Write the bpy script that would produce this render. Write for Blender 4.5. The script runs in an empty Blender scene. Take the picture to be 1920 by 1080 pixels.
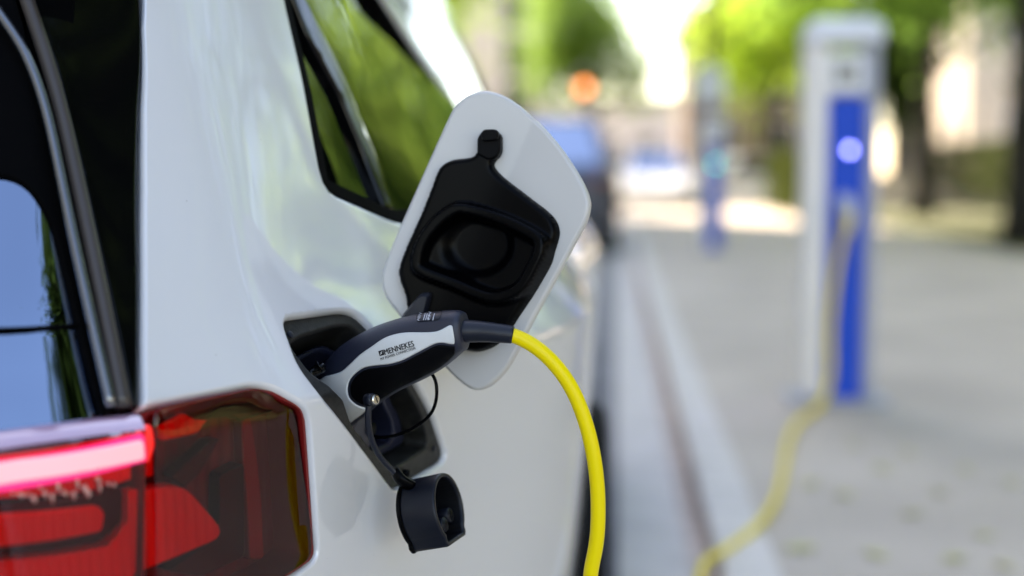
import bpy, math, random
import numpy as np
from mathutils import Vector
from mathutils.bvhtree import BVHTree
from mathutils.geometry import delaunay_2d_cdt
random.seed(7); rng = np.random.default_rng(7)
S = bpy.context.scene
COL = S.collection
# ------------------------------------------------------------------ camera, sky, sun, exposure
F = 50.0/36.0*1920.0
CAM = np.array([0.0, 0.0, 1.0])
PITCH = math.atan(220/F)
YAW = math.atan(190/F*math.cos(PITCH))
cd = bpy.data.cameras.new('camera'); cam = bpy.data.objects.new('camera', cd); COL.objects.link(cam)
cam.location = CAM; cam.rotation_euler = (math.pi/2-PITCH, 0, YAW)
cd.lens = 50; cd.sensor_width = 36; cd.clip_start = 0.05; cd.clip_end = 2000
cd.dof.use_dof = True; cd.dof.focus_distance = 1.225; cd.dof.aperture_fstop = 1.75; cd.dof.aperture_blades = 9
S.camera = cam
SUN_TO = Vector((-0.42, 0.62, 0.66)).normalized()
world = bpy.data.worlds.new('World'); S.world = world; world.use_nodes = True
wn = world.node_tree.nodes; wl = world.node_tree.links
sky = wn.new('ShaderNodeTexSky'); sky.sky_type = 'NISHITA'; sky.sun_disc = False
sky.sun_elevation = math.asin(SUN_TO.z); sky.sun_rotation = math.atan2(SUN_TO.x, SUN_TO.y)
sky.air_density = 1.0; sky.dust_density = .6; sky.ozone_density = 1.0
wn['Background'].inputs[1].default_value = 0.15
wl.new(sky.outputs[0], wn['Background'].inputs[0])
sl = bpy.data.lights.new('sun', 'SUN'); sl.energy = 5.0; sl.angle = math.radians(0.5); sl.color = (1, .94, .84)
so = bpy.data.objects.new('sun', sl); COL.objects.link(so)
so.rotation_euler = SUN_TO.to_track_quat('Z', 'Y').to_euler(); so.location = (-20, 30, 40)
vs = S.view_settings; vs.view_transform = 'Standard'; vs.look = 'None'; vs.gamma = 1; vs.use_curve_mapping = False
vs.exposure = 2.15
vs.use_white_balance = True; vs.white_balance_temperature = 7700; vs.white_balance_tint = 17
S.render.film_transparent = False
try:
    S.cycles.use_denoising = True; S.cycles.denoiser = 'OPENIMAGEDENOISE'
    S.cycles.max_bounces = 8; S.cycles.transparent_max_bounces = 16; S.cycles.caustics_reflective = False; S.cycles.caustics_refractive = False
    S.cycles.sample_clamp_indirect = 8
except Exception: pass
cfw = np.array([-math.sin(YAW)*math.cos(PITCH), math.cos(YAW)*math.cos(PITCH), -math.sin(PITCH)])
crt = np.array([math.cos(YAW), math.sin(YAW), 0.0])
cup = np.cross(crt, cfw)
def rays(pp):
    pp = np.atleast_2d(np.asarray(pp, float))
    d = cfw[None] + ((pp[:, 0]-960)/F)[:, None]*crt + ((540-pp[:, 1])/F)[:, None]*cup
    return d/np.linalg.norm(d, axis=1)[:, None]
def pt(x, y, Y):
    """the point of the photograph's pixel (x, y) that stands Y metres down the street"""
    d = rays([(x, y)])[0]; return CAM + d*(Y/d[1])
def gpt(x, y, z=0.0):
    d = rays([(x, y)])[0]; return CAM + d*((z-1.0)/d[2])
# ------------------------------------------------------------------ materials
MATS = {}
def mat(name, col, rough=.5, metal=0., spec=.5, coat=0., coat_rough=.03, ior=1.5, noise=0., nscale=30., bump=0., bscale=200., emit=None, estr=0., sub=None):
    m = bpy.data.materials.new(name); m.use_nodes = True; nt = m.node_tree; b = nt.nodes['Principled BSDF']
    b.inputs['Base Color'].default_value = (*col, 1); b.inputs['Roughness'].default_value = rough
    b.inputs['Metallic'].default_value = metal; b.inputs['Specular IOR Level'].default_value = spec
    b.inputs['IOR'].default_value = ior
    b.inputs['Coat Weight'].default_value = coat; b.inputs['Coat Roughness'].default_value = coat_rough
    if emit: b.inputs['Emission Color'].default_value = (*emit, 1); b.inputs['Emission Strength'].default_value = estr
    if noise or bump:
        tc = nt.nodes.new('ShaderNodeTexCoord')
    if noise:
        n = nt.nodes.new('ShaderNodeTexNoise'); n.inputs['Scale'].default_value = nscale; n.inputs['Detail'].default_value = 6
        nt.links.new(tc.outputs['Object'], n.inputs['Vector'])
        r = nt.nodes.new('ShaderNodeMapRange'); r.inputs['From Min'].default_value = .3; r.inputs['From Max'].default_value = .7
        r.inputs['To Min'].default_value = 1-noise; r.inputs['To Max'].default_value = 1+noise
        nt.links.new(n.outputs['Fac'], r.inputs['Value'])
        mx = nt.nodes.new('ShaderNodeVectorMath'); mx.operation = 'SCALE'; mx.inputs[0].default_value = col
        nt.links.new(r.outputs['Result'], mx.inputs['Scale']); nt.links.new(mx.outputs[0], b.inputs['Base Color'])
    if bump:
        n2 = nt.nodes.new('ShaderNodeTexNoise'); n2.inputs['Scale'].default_value = bscale; n2.inputs['Detail'].default_value = 3
        nt.links.new(tc.outputs['Object'], n2.inputs['Vector'])
        bp = nt.nodes.new('ShaderNodeBump'); bp.inputs['Strength'].default_value = bump; bp.inputs['Distance'].default_value = .001
        nt.links.new(n2.outputs['Fac'], bp.inputs['Height']); nt.links.new(bp.outputs[0], b.inputs['Normal'])
    MATS[name] = m; return m
mat('white_paint', (.72, .72, .73), .32, coat=1.0, coat_rough=.02)
def specks(m, scale, lim, k):
    nt = m.node_tree; b = nt.nodes['Principled BSDF']; b.inputs['Coat IOR'].default_value = 1.75; tc = nt.nodes.new('ShaderNodeTexCoord'); v = nt.nodes.new('ShaderNodeTexVoronoi'); v.inputs['Scale'].default_value = scale; nt.links.new(tc.outputs['Object'], v.inputs['Vector'])
    lt = nt.nodes.new('ShaderNodeMath'); lt.operation = 'LESS_THAN'; lt.inputs[1].default_value = lim; nt.links.new(v.outputs['Distance'], lt.inputs[0])
    n = nt.nodes.new('ShaderNodeTexNoise'); n.inputs['Scale'].default_value = 14; nt.links.new(tc.outputs['Object'], n.inputs['Vector']); g = nt.nodes.new('ShaderNodeMath'); g.operation = 'GREATER_THAN'; g.inputs[1].default_value = .55; nt.links.new(n.outputs['Fac'], g.inputs[0])
    mu = nt.nodes.new('ShaderNodeMath'); mu.operation = 'MULTIPLY'; nt.links.new(lt.outputs[0], mu.inputs[0]); nt.links.new(g.outputs[0], mu.inputs[1])
    mx = nt.nodes.new('ShaderNodeMix'); mx.data_type = 'RGBA'; c = b.inputs['Base Color'].default_value[:3]; mx.inputs['A'].default_value = (*c, 1); mx.inputs['B'].default_value = (c[0]*k, c[1]*k*.97, c[2]*k*.92, 1)
    nt.links.new(mu.outputs[0], mx.inputs['Factor']); nt.links.new(mx.outputs['Result'], b.inputs['Base Color'])
specks(MATS['white_paint'], 55, .035, .55)
mat('white_plain', (.59, .575, .55), .34)
mat('gloss_black', (.002, .0022, .0025), .06, spec=.22)
mat('matte_black', (.0012, .0012, .0015), .7, spec=.035)
mat('rubber', (.0006, .0006, .0009), .30, spec=.075, bump=.05, bscale=900)
mat('rough_plastic', (.014, .014, .013), .46, spec=.38, noise=.7, nscale=160, bump=.5, bscale=1500)
mat('glass_dark', (.003, .004, .003), .012, ior=1.85)
mat('glass_rear', (.27, .34, .45), .02, metal=1.)
mat('strip_gloss', (.03, .035, .045), .12, ior=2.6)
mat('strip_brown', (.055, .046, .042), .3)
mat('handle_navy', (.014, .017, .032), .42, spec=.5, bump=.25, bscale=1800)
mat('grip_black', (.0014, .0014, .002), .48, spec=.09, bump=.1, bscale=1500)
mat('shell_white', (.66, .67, .66), .42)
mat('print_black', (.008, .008, .010), .5)
mat('print_white', (.55, .56, .6), .5)
mat('boot_black', (.008, .010, .018), .38, spec=.4, bump=.2, bscale=1500)
mat('steel', (.62, .58, .50), .28, metal=1.)
mat('lamp_black', (.010, .004, .004), .3)
mat('lamp_brown', (.10, .03, .025), .45)
def ribs(m, scale):
    nt = m.node_tree; b = nt.nodes['Principled BSDF']; tc = nt.nodes.new('ShaderNodeTexCoord'); w = nt.nodes.new('ShaderNodeTexWave'); w.inputs['Scale'].default_value = scale; w.inputs['Distortion'].default_value = .6; nt.links.new(tc.outputs['Object'], w.inputs['Vector'])
    bp = nt.nodes.new('ShaderNodeBump'); bp.inputs['Strength'].default_value = .7; bp.inputs['Distance'].default_value = .0015; nt.links.new(w.outputs['Fac'], bp.inputs['Height']); nt.links.new(bp.outputs[0], b.inputs['Normal'])
mat('lamp_edge', (.20, .008, .008), .35)
mat('lamp_red', (.92, .03, .02), .4)
mat('lamp_pale', (.85, .42, .36), .22, metal=.5)
ribs(MATS['lamp_red'], 55); ribs(MATS['lamp_brown'], 40)
mat('sheen_pink', (.9, .45, .5), .4, emit=(1.0, .42, .47), estr=.14)  # emission stands in for sky mirrored in the unlit light tube
mat('sheen_magenta', (.8, .03, .2), .4, emit=(1.0, .03, .22), estr=.19)
mat('glow_red', (.8, .03, .03), .4, emit=(1.0, .02, .01), estr=.16)
mat('post_silver', (.93, .89, .84), .5, noise=.04, nscale=4)
mat('post_grey', (.45, .47, .55), .4)
mat('post_blue', (.0, .075, .60), .45, spec=.2)
mat('post_white', (.80, .82, .86), .35)
mat('led_blue', (.1, .15, .9), .3, emit=(.18, .22, 1.0), estr=5.0)
mat('lamp_amber', (.9, .3, .05), .3, emit=(1., .27, .07), estr=1.3)
mat('lamp_green', (.05, .6, .45), .3, emit=(.03, .75, .55), estr=7.)
mat('signal_black', (.02, .022, .02), .5)
mat('asphalt', (.20, .20, .205), .85, noise=.25, nscale=3, bump=.4, bscale=120)
mat('gutter', (.64, .595, .54), .8, noise=.12, nscale=5, bump=.3, bscale=150)
mat('kerb_stone', (.66, .615, .55), .75, noise=.12, nscale=8, bump=.3, bscale=150)
mat('kerb_dirt', (.56, .465, .39), .9, noise=.3, nscale=12)
mat('pavement', (.545, .475, .39), .85, noise=.15, nscale=1.3, bump=.4, bscale=120)
mat('plaza', (.46, .44, .40), .85, noise=.1, nscale=1)
mat('earth', (.16, .14, .10), .95, noise=.3, nscale=2)
mat('lawn', (.075, .085, .028), .95, noise=.5, nscale=1.2)
mat('bark', (.028, .024, .018), .9, noise=.5, nscale=9, bump=1., bscale=30)
mat('cream_wall', (.60, .52, .42), .85, noise=.06, nscale=1)
mat('pale_wall', (.62, .58, .54), .85, noise=.06, nscale=1)
mat('brown_wall', (.22, .17, .14), .85, noise=.12, nscale=1)
mat('grey_wall', (.33, .32, .31), .85, noise=.08, nscale=1)
mat('roof_tile', (.16, .07, .05), .8, noise=.2, nscale=3)
mat('frame_white', (.7, .7, .68), .5)
mat('pane', (.02, .025, .03), .04)
mat('car_blue', (.020, .028, .055), .3, coat=1.)
mat('car_white', (.80, .80, .79), .3, coat=1.)
mat('tyre', (.008, .008, .009), .75, spec=.1, bump=.4, bscale=200)
mat('rim', (.35, .35, .36), .3, metal=.8)
mat('sign_blue', (.02, .07, .36), .4)
mat('dry_leaf', (.58, .55, .22), .7, noise=.3, nscale=40)
mat('recess_navy', (.012, .015, .034), .34, spec=.6)
mat('cap_inner', (.003, .0035, .005), .5, spec=.2)
mat('cap_navy', (.005, .0065, .012), .40, spec=.3, bump=.15, bscale=1800)
def glow_leaf(name, col, tr, mixf=.5):
    m = bpy.data.materials.new(name); m.use_nodes = True; nt = m.node_tree; nt.nodes.remove(nt.nodes['Principled BSDF'])
    out = nt.nodes['Material Output']
    d = nt.nodes.new('ShaderNodeBsdfDiffuse'); t = nt.nodes.new('ShaderNodeBsdfTranslucent'); mx = nt.nodes.new('ShaderNodeMixShader')
    g = nt.nodes.new('ShaderNodeNewGeometry'); 
    for node, c in ((d, col), (t, tr)):
        sc = nt.nodes.new('ShaderNodeVectorMath'); sc.operation = 'SCALE'; sc.inputs[0].default_value = c
        r = nt.nodes.new('ShaderNodeMapRange'); r.inputs['To Min'].default_value = .6; r.inputs['To Max'].default_value = 1.4
        nt.links.new(g.outputs['Random Per Island'], r.inputs['Value']); nt.links.new(r.outputs['Result'], sc.inputs['Scale'])
        nt.links.new(sc.outputs[0], node.inputs['Color'])
    mx.inputs[0].default_value = mixf
    nt.links.new(d.outputs[0], mx.inputs[1]); nt.links.new(t.outputs[0], mx.inputs[2]); nt.links.new(mx.outputs[0], out.inputs[0])
    MATS[name] = m; return m
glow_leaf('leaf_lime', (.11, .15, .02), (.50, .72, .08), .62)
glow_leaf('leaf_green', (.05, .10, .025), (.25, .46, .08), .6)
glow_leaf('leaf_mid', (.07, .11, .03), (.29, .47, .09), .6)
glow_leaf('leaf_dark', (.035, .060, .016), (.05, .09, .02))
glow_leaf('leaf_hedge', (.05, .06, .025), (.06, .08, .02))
def lens_mat(name, tint, refl=1.5):
    m = bpy.data.materials.new(name); m.use_nodes = True; nt = m.node_tree; nt.nodes.remove(nt.nodes['Principled BSDF'])
    out = nt.nodes['Material Output']
    t = nt.nodes.new('ShaderNodeBsdfTransparent'); t.inputs[0].default_value = (*tint, 1)
    g = nt.nodes.new('ShaderNodeBsdfGlossy'); g.inputs['Roughness'].default_value = .015
    fr = nt.nodes.new('ShaderNodeFresnel'); fr.inputs['IOR'].default_value = refl
    mx = nt.nodes.new('ShaderNodeMixShader')
    nt.links.new(fr.outputs[0], mx.inputs[0]); nt.links.new(t.outputs[0], mx.inputs[1]); nt.links.new(g.outputs[0], mx.inputs[2]); nt.links.new(mx.outputs[0], out.inputs[0])
    MATS[name] = m
lens_mat('lens_red', (.92, .025, .018), 1.6)
# yellow sheath with a line of small dark print along it (uv: u round, v metres along)
def cable_mat():
    m = bpy.data.materials.new('cable_yellow'); m.use_nodes = True; nt = m.node_tree; b = nt.nodes['Principled BSDF']
    b.inputs['Roughness'].default_value = .42; b.inputs['Specular IOR Level'].default_value = .35
    uv = nt.nodes.new('ShaderNodeUVMap'); uv.uv_map = 'UVMap'; sp = nt.nodes.new('ShaderNodeSeparateXYZ'); nt.links.new(uv.outputs[0], sp.inputs[0])
    def math_(op, a, b_=None, c=None):
        n = nt.nodes.new('ShaderNodeMath'); n.operation = op
        for i, v in enumerate((a, b_, c)):
            if v is None: continue
            if isinstance(v, (int, float)): n.inputs[i].default_value = v
            else: nt.links.new(v, n.inputs[i])
        return n.outputs[0]
    du = math_('ABSOLUTE', math_('SUBTRACT', sp.outputs[0], PRINT_U))
    band = math_('LESS_THAN', du, .022)
    cmb = nt.nodes.new('ShaderNodeCombineXYZ'); nt.links.new(math_('MULTIPLY', sp.outputs[1], 420.), cmb.inputs[0]); nt.links.new(math_('MULTIPLY', sp.outputs[0], 30.), cmb.inputs[1])
    n = nt.nodes.new('ShaderNodeTexNoise'); n.inputs['Scale'].default_value = 1.; n.inputs['Detail'].default_value = 2; nt.links.new(cmb.outputs[0], n.inputs['Vector'])
    ink = math_('MULTIPLY', band, math_('GREATER_THAN', n.outputs['Fac'], .54))
    mx = nt.nodes.new('ShaderNodeMix'); mx.data_type = 'RGBA'
    mx.inputs['A'].default_value = (.95, .74, .0015, 1); mx.inputs['B'].default_value = (.10, .09, .02, 1)
    nt.links.new(math_('MULTIPLY', ink, .85), mx.inputs['Factor']); nt.links.new(mx.outputs['Result'], b.inputs['Base Color'])
    MATS['cable_yellow'] = m
PRINT_U = .93
cable_mat()
# ------------------------------------------------------------------ object helpers
def link(name, verts, faces, m, parent=None, smooth=False, normals=None, uvs=None):
    me = bpy.data.meshes.new(name); me.from_pydata([tuple(map(float, v)) for v in verts], [], [tuple(map(int, f)) for f in faces]); me.update()
    o = bpy.data.objects.new(name, me); COL.objects.link(o)
    if m: me.materials.append(MATS[m] if isinstance(m, str) else m)
    if smooth or normals is not None:
        me.polygons.foreach_set('use_smooth', [True]*len(me.polygons))
    if normals is not None:
        me.normals_split_custom_set_from_vertices([tuple(map(float, n)) for n in normals])
    if uvs is not None:
        l = me.uv_layers.new(name='UVMap'); li = np.empty(len(me.loops), int); me.loops.foreach_get('vertex_index', li)
        l.data.foreach_set('uv', np.asarray(uvs, float)[li].ravel())
    if parent: o.parent = parent
    return o
def thing(name, label, cat, group=None, loc=(0, 0, 0)):
    o = bpy.data.objects.new(name, None); COL.objects.link(o); o.empty_display_size = .1
    o['label'] = label; o['category'] = cat; o.location = loc
    if group: o['group'] = group
    return o
def tag(o, label, cat, group=None):
    o['label'] = label; o['category'] = cat
    if group: o['group'] = group
    return o
def struct(o, kind='structure'):
    o['kind'] = kind; return o
class MB:
    def __init__(s): s.v = []; s.f = []
    def add(s, v, f):
        b = len(s.v); s.v += [tuple(x) for x in v]; s.f += [tuple(i+b for i in q) for q in f]; return s
    def box(s, c, d, bev=0., rz=0.):
        hx, hy, hz = d[0]/2, d[1]/2, d[2]/2; b = min(bev, hx*.9, hy*.9, hz*.9)
        ca, sa = math.cos(rz), math.sin(rz)
        def T(p): return (c[0]+p[0]*ca-p[1]*sa, c[1]+p[0]*sa+p[1]*ca, c[2]+p[2])
        if b <= 0:
            v = [T((x, y, z)) for z in (-hz, hz) for y in (-hy, hy) for x in (-hx, hx)]
            return s.add(v, [(0, 2, 3, 1), (4, 5, 7, 6), (0, 1, 5, 4), (2, 6, 7, 3), (0, 4, 6, 2), (1, 3, 7, 5)])
        rings = []
        for z, i in ((-hz, b), (-hz+b, 0), (hz-b, 0), (hz, b)):
            x, y = hx-i, hy-i
            rings.append([T(p) for p in ((-x+b, -y, z), (x-b, -y, z), (x, -y+b, z), (x, y-b, z), (x-b, y, z), (-x+b, y, z), (-x, y-b, z), (-x, -y+b, z))])
        return s.loft(rings)
    def loft(s, rings, caps=True, close=False):
        n = len(rings[0]); v = [p for r in rings for p in r]; f = []
        m = len(rings)
        for i in range(m if close else m-1):
            for j in range(n):
                f.append((i*n+j, i*n+(j+1) % n, ((i+1) % m)*n+(j+1) % n, ((i+1) % m)*n+j))
        if caps and not close: f += [tuple(range(n-1, -1, -1)), tuple((m-1)*n+j for j in range(n))]
        return s.add(v, f)
    def tube(s, path, rad, n=12, caps=True, flat=1., up=None):
        P = np.asarray(path, float); r = np.broadcast_to(np.asarray(rad, float), (len(P),))
        rings = [[tuple(q) for q in ring] for ring in tube_rings(P, r, n, flat, up)]
        return s.loft(rings, caps)
    def build(s, name, m, parent=None, smooth=False): return link(name, s.v, s.f, m, parent, smooth)
def tube_rings(P, r, n, flat=1., up=None):
    T = np.gradient(P, axis=0); T /= np.linalg.norm(T, axis=1)[:, None]
    u = np.array(up if up is not None else ((0, 0, 1) if abs(T[0][2]) < .9 else (1, 0, 0)), float)
    out = []
    for i in range(len(P)):
        u = u-T[i]*np.dot(u, T[i]); u /= np.linalg.norm(u); w = np.cross(T[i], u)
        a = np.arange(n)/n*2*math.pi
        out.append(P[i]+r[i]*(np.cos(a)[:, None]*u*flat+np.sin(a)[:, None]*w))
    return out
def smooth_path(P, n):
    P = np.asarray(P, float); t = np.r_[0, np.cumsum(np.linalg.norm(np.diff(P, axis=0), axis=1)**.5)]
    return spline_matrix(t, np.linspace(0, t[-1], n)) @ P
def spline_matrix(t, q):
    """natural cubic spline through knots t as a matrix from knot values to values at q"""
    n = len(t); h = np.diff(t); A = np.zeros((n, n)); B = np.zeros((n, n)); A[0, 0] = A[-1, -1] = 1
    for i in range(1, n-1):
        A[i, i-1] = h[i-1]; A[i, i] = 2*(h[i-1]+h[i]); A[i, i+1] = h[i]
        B[i, i-1] = 6/h[i-1]; B[i, i] = -6/h[i-1]-6/h[i]; B[i, i+1] = 6/h[i]
    M = np.linalg.solve(A, B); k = np.clip(np.searchsorted(t, q, side='right')-1, 0, n-2)
    out = np.zeros((len(q), n))
    for r, (i, x) in enumerate(zip(k, q)):
        a = (t[i+1]-x)/h[i]; b = (x-t[i])/h[i]
        out[r, i] += a; out[r, i+1] += b
        out[r] += ((a**3-a)*M[i]+(b**3-b)*M[i+1])*h[i]**2/6
    return out
def pchip(x, y, q):
    x = np.asarray(x, float); y = np.asarray(y, float); h = np.diff(x); d = np.diff(y)/h; m = np.zeros(len(x))
    m[0], m[-1] = d[0], d[-1]
    for i in range(1, len(x)-1):
        if d[i-1]*d[i] > 0:
            w1, w2 = 2*h[i]+h[i-1], h[i]+2*h[i-1]; m[i] = (w1+w2)/(w1/d[i-1]+w2/d[i])
    k = np.clip(np.searchsorted(x, q, side='right')-1, 0, len(x)-2); s = (q-x[k])/h[k]
    return (2*s**3-3*s**2+1)*y[k]+(s**3-2*s**2+s)*h[k]*m[k]+(-2*s**3+3*s**2)*y[k+1]+(s**3-s**2)*h[k]*m[k+1]
# ------------------------------------------------------------------ panels cut from a surface
def smooth_poly(P, sharp=()):
    P = np.asarray(P, float); out = []; N = len(P)
    for i in range(N):
        a, b_, c, d = P[i-1], P[i], P[(i+1) % N], P[(i+2) % N]
        m0 = np.zeros(2) if i in sharp else (c-a)*.5; m1 = np.zeros(2) if (i+1) % N in sharp else (d-b_)*.5; L = np.linalg.norm(c-b_)
        m0 = m0*min(1, 1.2*L/(np.linalg.norm(m0)+1e-9)); m1 = m1*min(1, 1.2*L/(np.linalg.norm(m1)+1e-9))
        for k in range(5):
            t = k/5; out.append((2*t**3-3*t**2+1)*b_+(t**3-2*t**2+t)*m0+(-2*t**3+3*t**2)*c+(t**3-t**2)*m1)
    return np.array(out)
def inside(pts, poly):
    p = np.asarray(poly); x, y = pts[:, 0], pts[:, 1]; r = np.zeros(len(pts), bool)
    for (x0, y0), (x1, y1) in zip(p, np.roll(p, -1, 0)):
        if y0 == y1: continue
        c = (y0 > y) != (y1 > y); r ^= c & (x < (x1-x0)*(y-y0)/(y1-y0)+x0)
    return r
def dist(pts, loops):
    best = np.full(len(pts), 1e9); g = np.zeros((len(pts), 2))
    for p in loops:
        a = np.asarray(p); b = np.roll(a, -1, 0)
        for s0 in range(0, len(a), 64):
            A, Bm = a[s0:s0+64], b[s0:s0+64]; e = Bm-A; L = (e**2).sum(1)+1e-18
            w = pts[:, None]-A[None]; t = np.clip((w*e[None]).sum(2)/L[None], 0, 1); dd = w-t[..., None]*e[None]
            q = (dd**2).sum(2); k = q.argmin(1); m = q[np.arange(len(pts)), k]; better = m < best**2
            best = np.where(better, np.sqrt(m), best); g[better] = dd[np.arange(len(pts)), k][better]
    return best, g
def resample(poly, step):
    p = np.asarray(poly, float); out = []
    for a, b in zip(p, np.roll(p, -1, 0)):
        st = step(a) if callable(step) else step
        n = max(1, int(math.ceil(np.linalg.norm(b-a)/st)))
        out += [a+(b-a)*i/n for i in range(n)]
    return np.array(out)
def rounded(poly, r, n=5):
    """round the corners of a polygon; r one number or one per corner"""
    p = np.asarray(poly, float); N = len(p); r = np.broadcast_to(np.asarray(r, float), (N,)); out = []
    for i in range(N):
        a, b, c = p[i-1], p[i], p[(i+1) % N]; u = a-b; v = c-b; lu, lv = np.linalg.norm(u), np.linalg.norm(v)
        k = min(r[i], lu*.48, lv*.48)
        if k <= 0: out.append(b); continue
        s, e = b+u/lu*k, b+v/lv*k
        for j in range(n+1):
            t = j/n; out.append((1-t)**2*s+2*t*(1-t)*b+t*t*e)
    return np.array(out)
def panel(name, surf, outer, m, parent=None, holes=(), step=.012, bstep=None, r=0., rm=None, skirt=0., grid=None, height=None, eps=1e-7):
    bstep = bstep or step; bs0 = .006 if callable(bstep) else bstep; loops = [resample(outer, bstep)]+[resample(h, bstep) for h in holes]
    rm = rm if rm is not None else r
    verts = []; edges = []
    for L in loops:
        b = len(verts); verts += list(L); edges += [(b+i, b+(i+1) % len(L)) for i in range(len(L))]
    extra = []
    if r > 0:
        for k, L in enumerate(loops):
            tan = np.roll(L, -1, 0)-np.roll(L, 1, 0); tan /= np.linalg.norm(tan, axis=1)[:, None]+1e-12
            nn = np.stack([-tan[:, 1], tan[:, 0]], 1)
            for f in (.12, .3, .6, 1.0):
                for sgn in (1, -1):
                    extra.append((L+nn*sgn*r*f, r*f))
    if grid is not None: G = grid
    else:
        lo, hi = loops[0].min(0), loops[0].max(0)
        gx, gy = np.meshgrid(np.arange(lo[0]+step*.5, hi[0], step), np.arange(lo[1]+step*.5, hi[1], step)); G = np.stack([gx.ravel(), gy.ravel()], 1)
    def keep(P, dmin):
        k = inside(P, loops[0])
        for h in loops[1:]: k &= ~inside(P, h)
        P = P[k]
        if len(P) == 0: return P
        d, _ = dist(P, loops); return P[d >= dmin]
    pts = [keep(G, max(r*1.15, bs0*.45))]+[keep(P, d*.93) for P, d in extra]
    allp = np.concatenate([np.array(verts)]+[p for p in pts if len(p)])
    res = delaunay_2d_cdt([Vector((float(a), float(b))) for a, b in allp], edges, [], 0, eps)
    V = np.array([(v.x, v.y) for v in res[0]]); T = np.array([f for f in res[2] if len(f) == 3])
    c = V[T].mean(1); k = inside(c, loops[0])
    for h in loops[1:]: k &= ~inside(c, h)
    T = T[k]
    P, N = surf(V)
    e = 1e-3*(np.ptp(loops[0], axis=0).max()); Pu, _ = surf(V+[e, 0]); Pv, _ = surf(V+[0, e]); Tu = (Pu-P)/e; Tv = (Pv-P)/e
    flip = (np.cross(Tu, Tv)*N).sum(1).mean() < 0
    d, g = dist(V, loops); gl = np.linalg.norm(g, axis=1)
    # distances at the rim itself have no direction: take it from the nearest loop's own normal
    out3 = np.zeros_like(P)
    rim = np.where(d < 2e-3*bs0)[0]
    gd = np.where(gl[:, None] > 0, -g/np.maximum(gl, 1e-12)[:, None], 0)
    if len(rim):
        cand = np.concatenate(loops); tans = np.concatenate([np.roll(L, -1, 0)-np.roll(L, 1, 0) for L in loops])
        nn = np.stack([-tans[:, 1], tans[:, 0]], 1); nn /= np.linalg.norm(nn, axis=1)[:, None]+1e-12
        probe = cand+nn*(bs0*.05)
        ins = inside(probe, loops[0])
        for h in loops[1:]: ins &= ~inside(probe, h)
        nn[ins] *= -1
        for i in rim:
            j = ((cand-V[i])**2).sum(1).argmin(); gd[i] = nn[j]
    out3 = gd[:, :1]*Tu+gd[:, 1:]*Tv; out3 /= np.linalg.norm(out3, axis=1)[:, None]+1e-12
    NN = N.copy(); PP = P.copy()
    if height is not None: PP = P+N*height(V)[:, None]
    if r > 0:
        s = np.clip(d/r, 0, 1); drop = rm*(1-np.sqrt(np.maximum(0, 1-(1-s)**2))); PP = PP-N*drop[:, None]
        a = (1-s)*math.radians(78); NN = N*np.cos(a)[:, None]+out3*np.sin(a)[:, None]
    tris = [tuple(t[::-1]) if flip else tuple(t) for t in T]
    vl = list(PP); nl = list(NN)
    if skirt > 0:
        used = {}
        for t in tris:
            for i in range(3):
                ed = (t[i], t[(i+1) % 3]); used[ed] = 1
        for (a, b) in list(used):
            if (b, a) not in used:
                o = len(vl)
                for i in (a, b): vl.append(PP[i]); nl.append(out3[i])
                for i in (b, a): vl.append(PP[i]-N[i]*skirt); nl.append(out3[i])
                tris.append((o+1, o, o+3, o+2))
    if height is not None: return link(name, vl, tris, m, parent, smooth=True)
    return link(name, vl, tris, m, parent, normals=nl)
# ------------------------------------------------------------------ the car's skin: plan contours stacked over height
BASE = np.array([(-.95, .88), (-.70, .89), (-.50, .925), (-.382, .97), (-.337, 1.02), (-.283, 1.085), (-.2415, 1.15), (-.204, 1.25), (-.162, 1.37),
                 (-.105, 1.52), (-.058, 1.68), (-.032, 1.88), (-.03, 2.5), (-.03, 3.5), (-.06, 4.2), (-.2, 4.8), (-.5, 5.12), (-.95, 5.2)])
ZL = [.2, .35, .5, .7, .812]; ZH = [.812, .85, .9, 1.0, 1.12, 1.3, 1.42, 1.52]
def two(z, lo, hi): return np.where(z <= .812, pchip(ZL, lo, z), pchip(ZH, hi, z))
ZF = [.2, .35, .6, .75, .85, .95, 1.0, 1.12, 1.3, 1.42, 1.52]
FRONT = {14: [(-.09, 4.2), (-.06, 4.2), (-.06, 4.2), (-.07, 4.17), (-.10, 4.1), (-.16, 3.85), (-.21, 3.75), (-.30, 3.75), (-.37, 3.5), (-.41, 3.15), (-.50, 2.75)],
         15: [(-.22, 4.78), (-.2, 4.8), (-.2, 4.8), (-.21, 4.75), (-.25, 4.55), (-.30, 4.15), (-.36, 4.05), (-.42, 3.95), (-.50, 3.68), (-.53, 3.33), (-.60, 2.9)],
         16: [(-.5, 5.08), (-.5, 5.12), (-.5, 5.12), (-.5, 5.06), (-.5, 4.82), (-.55, 4.32), (-.60, 4.2), (-.65, 4.07), (-.70, 3.77), (-.72, 3.42), (-.76, 2.98)],
         17: [(-.95, 5.15), (-.95, 5.2), (-.95, 5.2), (-.95, 5.14), (-.95, 4.9), (-.95, 4.36), (-.95, 4.28), (-.95, 4.12), (-.95, 3.8), (-.95, 3.45), (-.95, 3.0)]}
NZ, NT = 200, 900
zs = np.linspace(.2, 1.52, NZ)
tk = np.r_[0, np.cumsum(np.linalg.norm(np.diff(BASE, axis=0), axis=1))]
ts = np.linspace(0, tk[-1], NT); SM = spline_matrix(tk, ts)
bn = np.gradient(BASE, axis=0); bn = np.stack([-bn[:, 1], bn[:, 0]], 1); bn /= np.linalg.norm(bn, axis=1)[:, None]   # inward
o_side = two(zs, [.06, .036, .018, .006, .0], [.0, .026, .055, .095, .140, .21, .28, .36])
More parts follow.
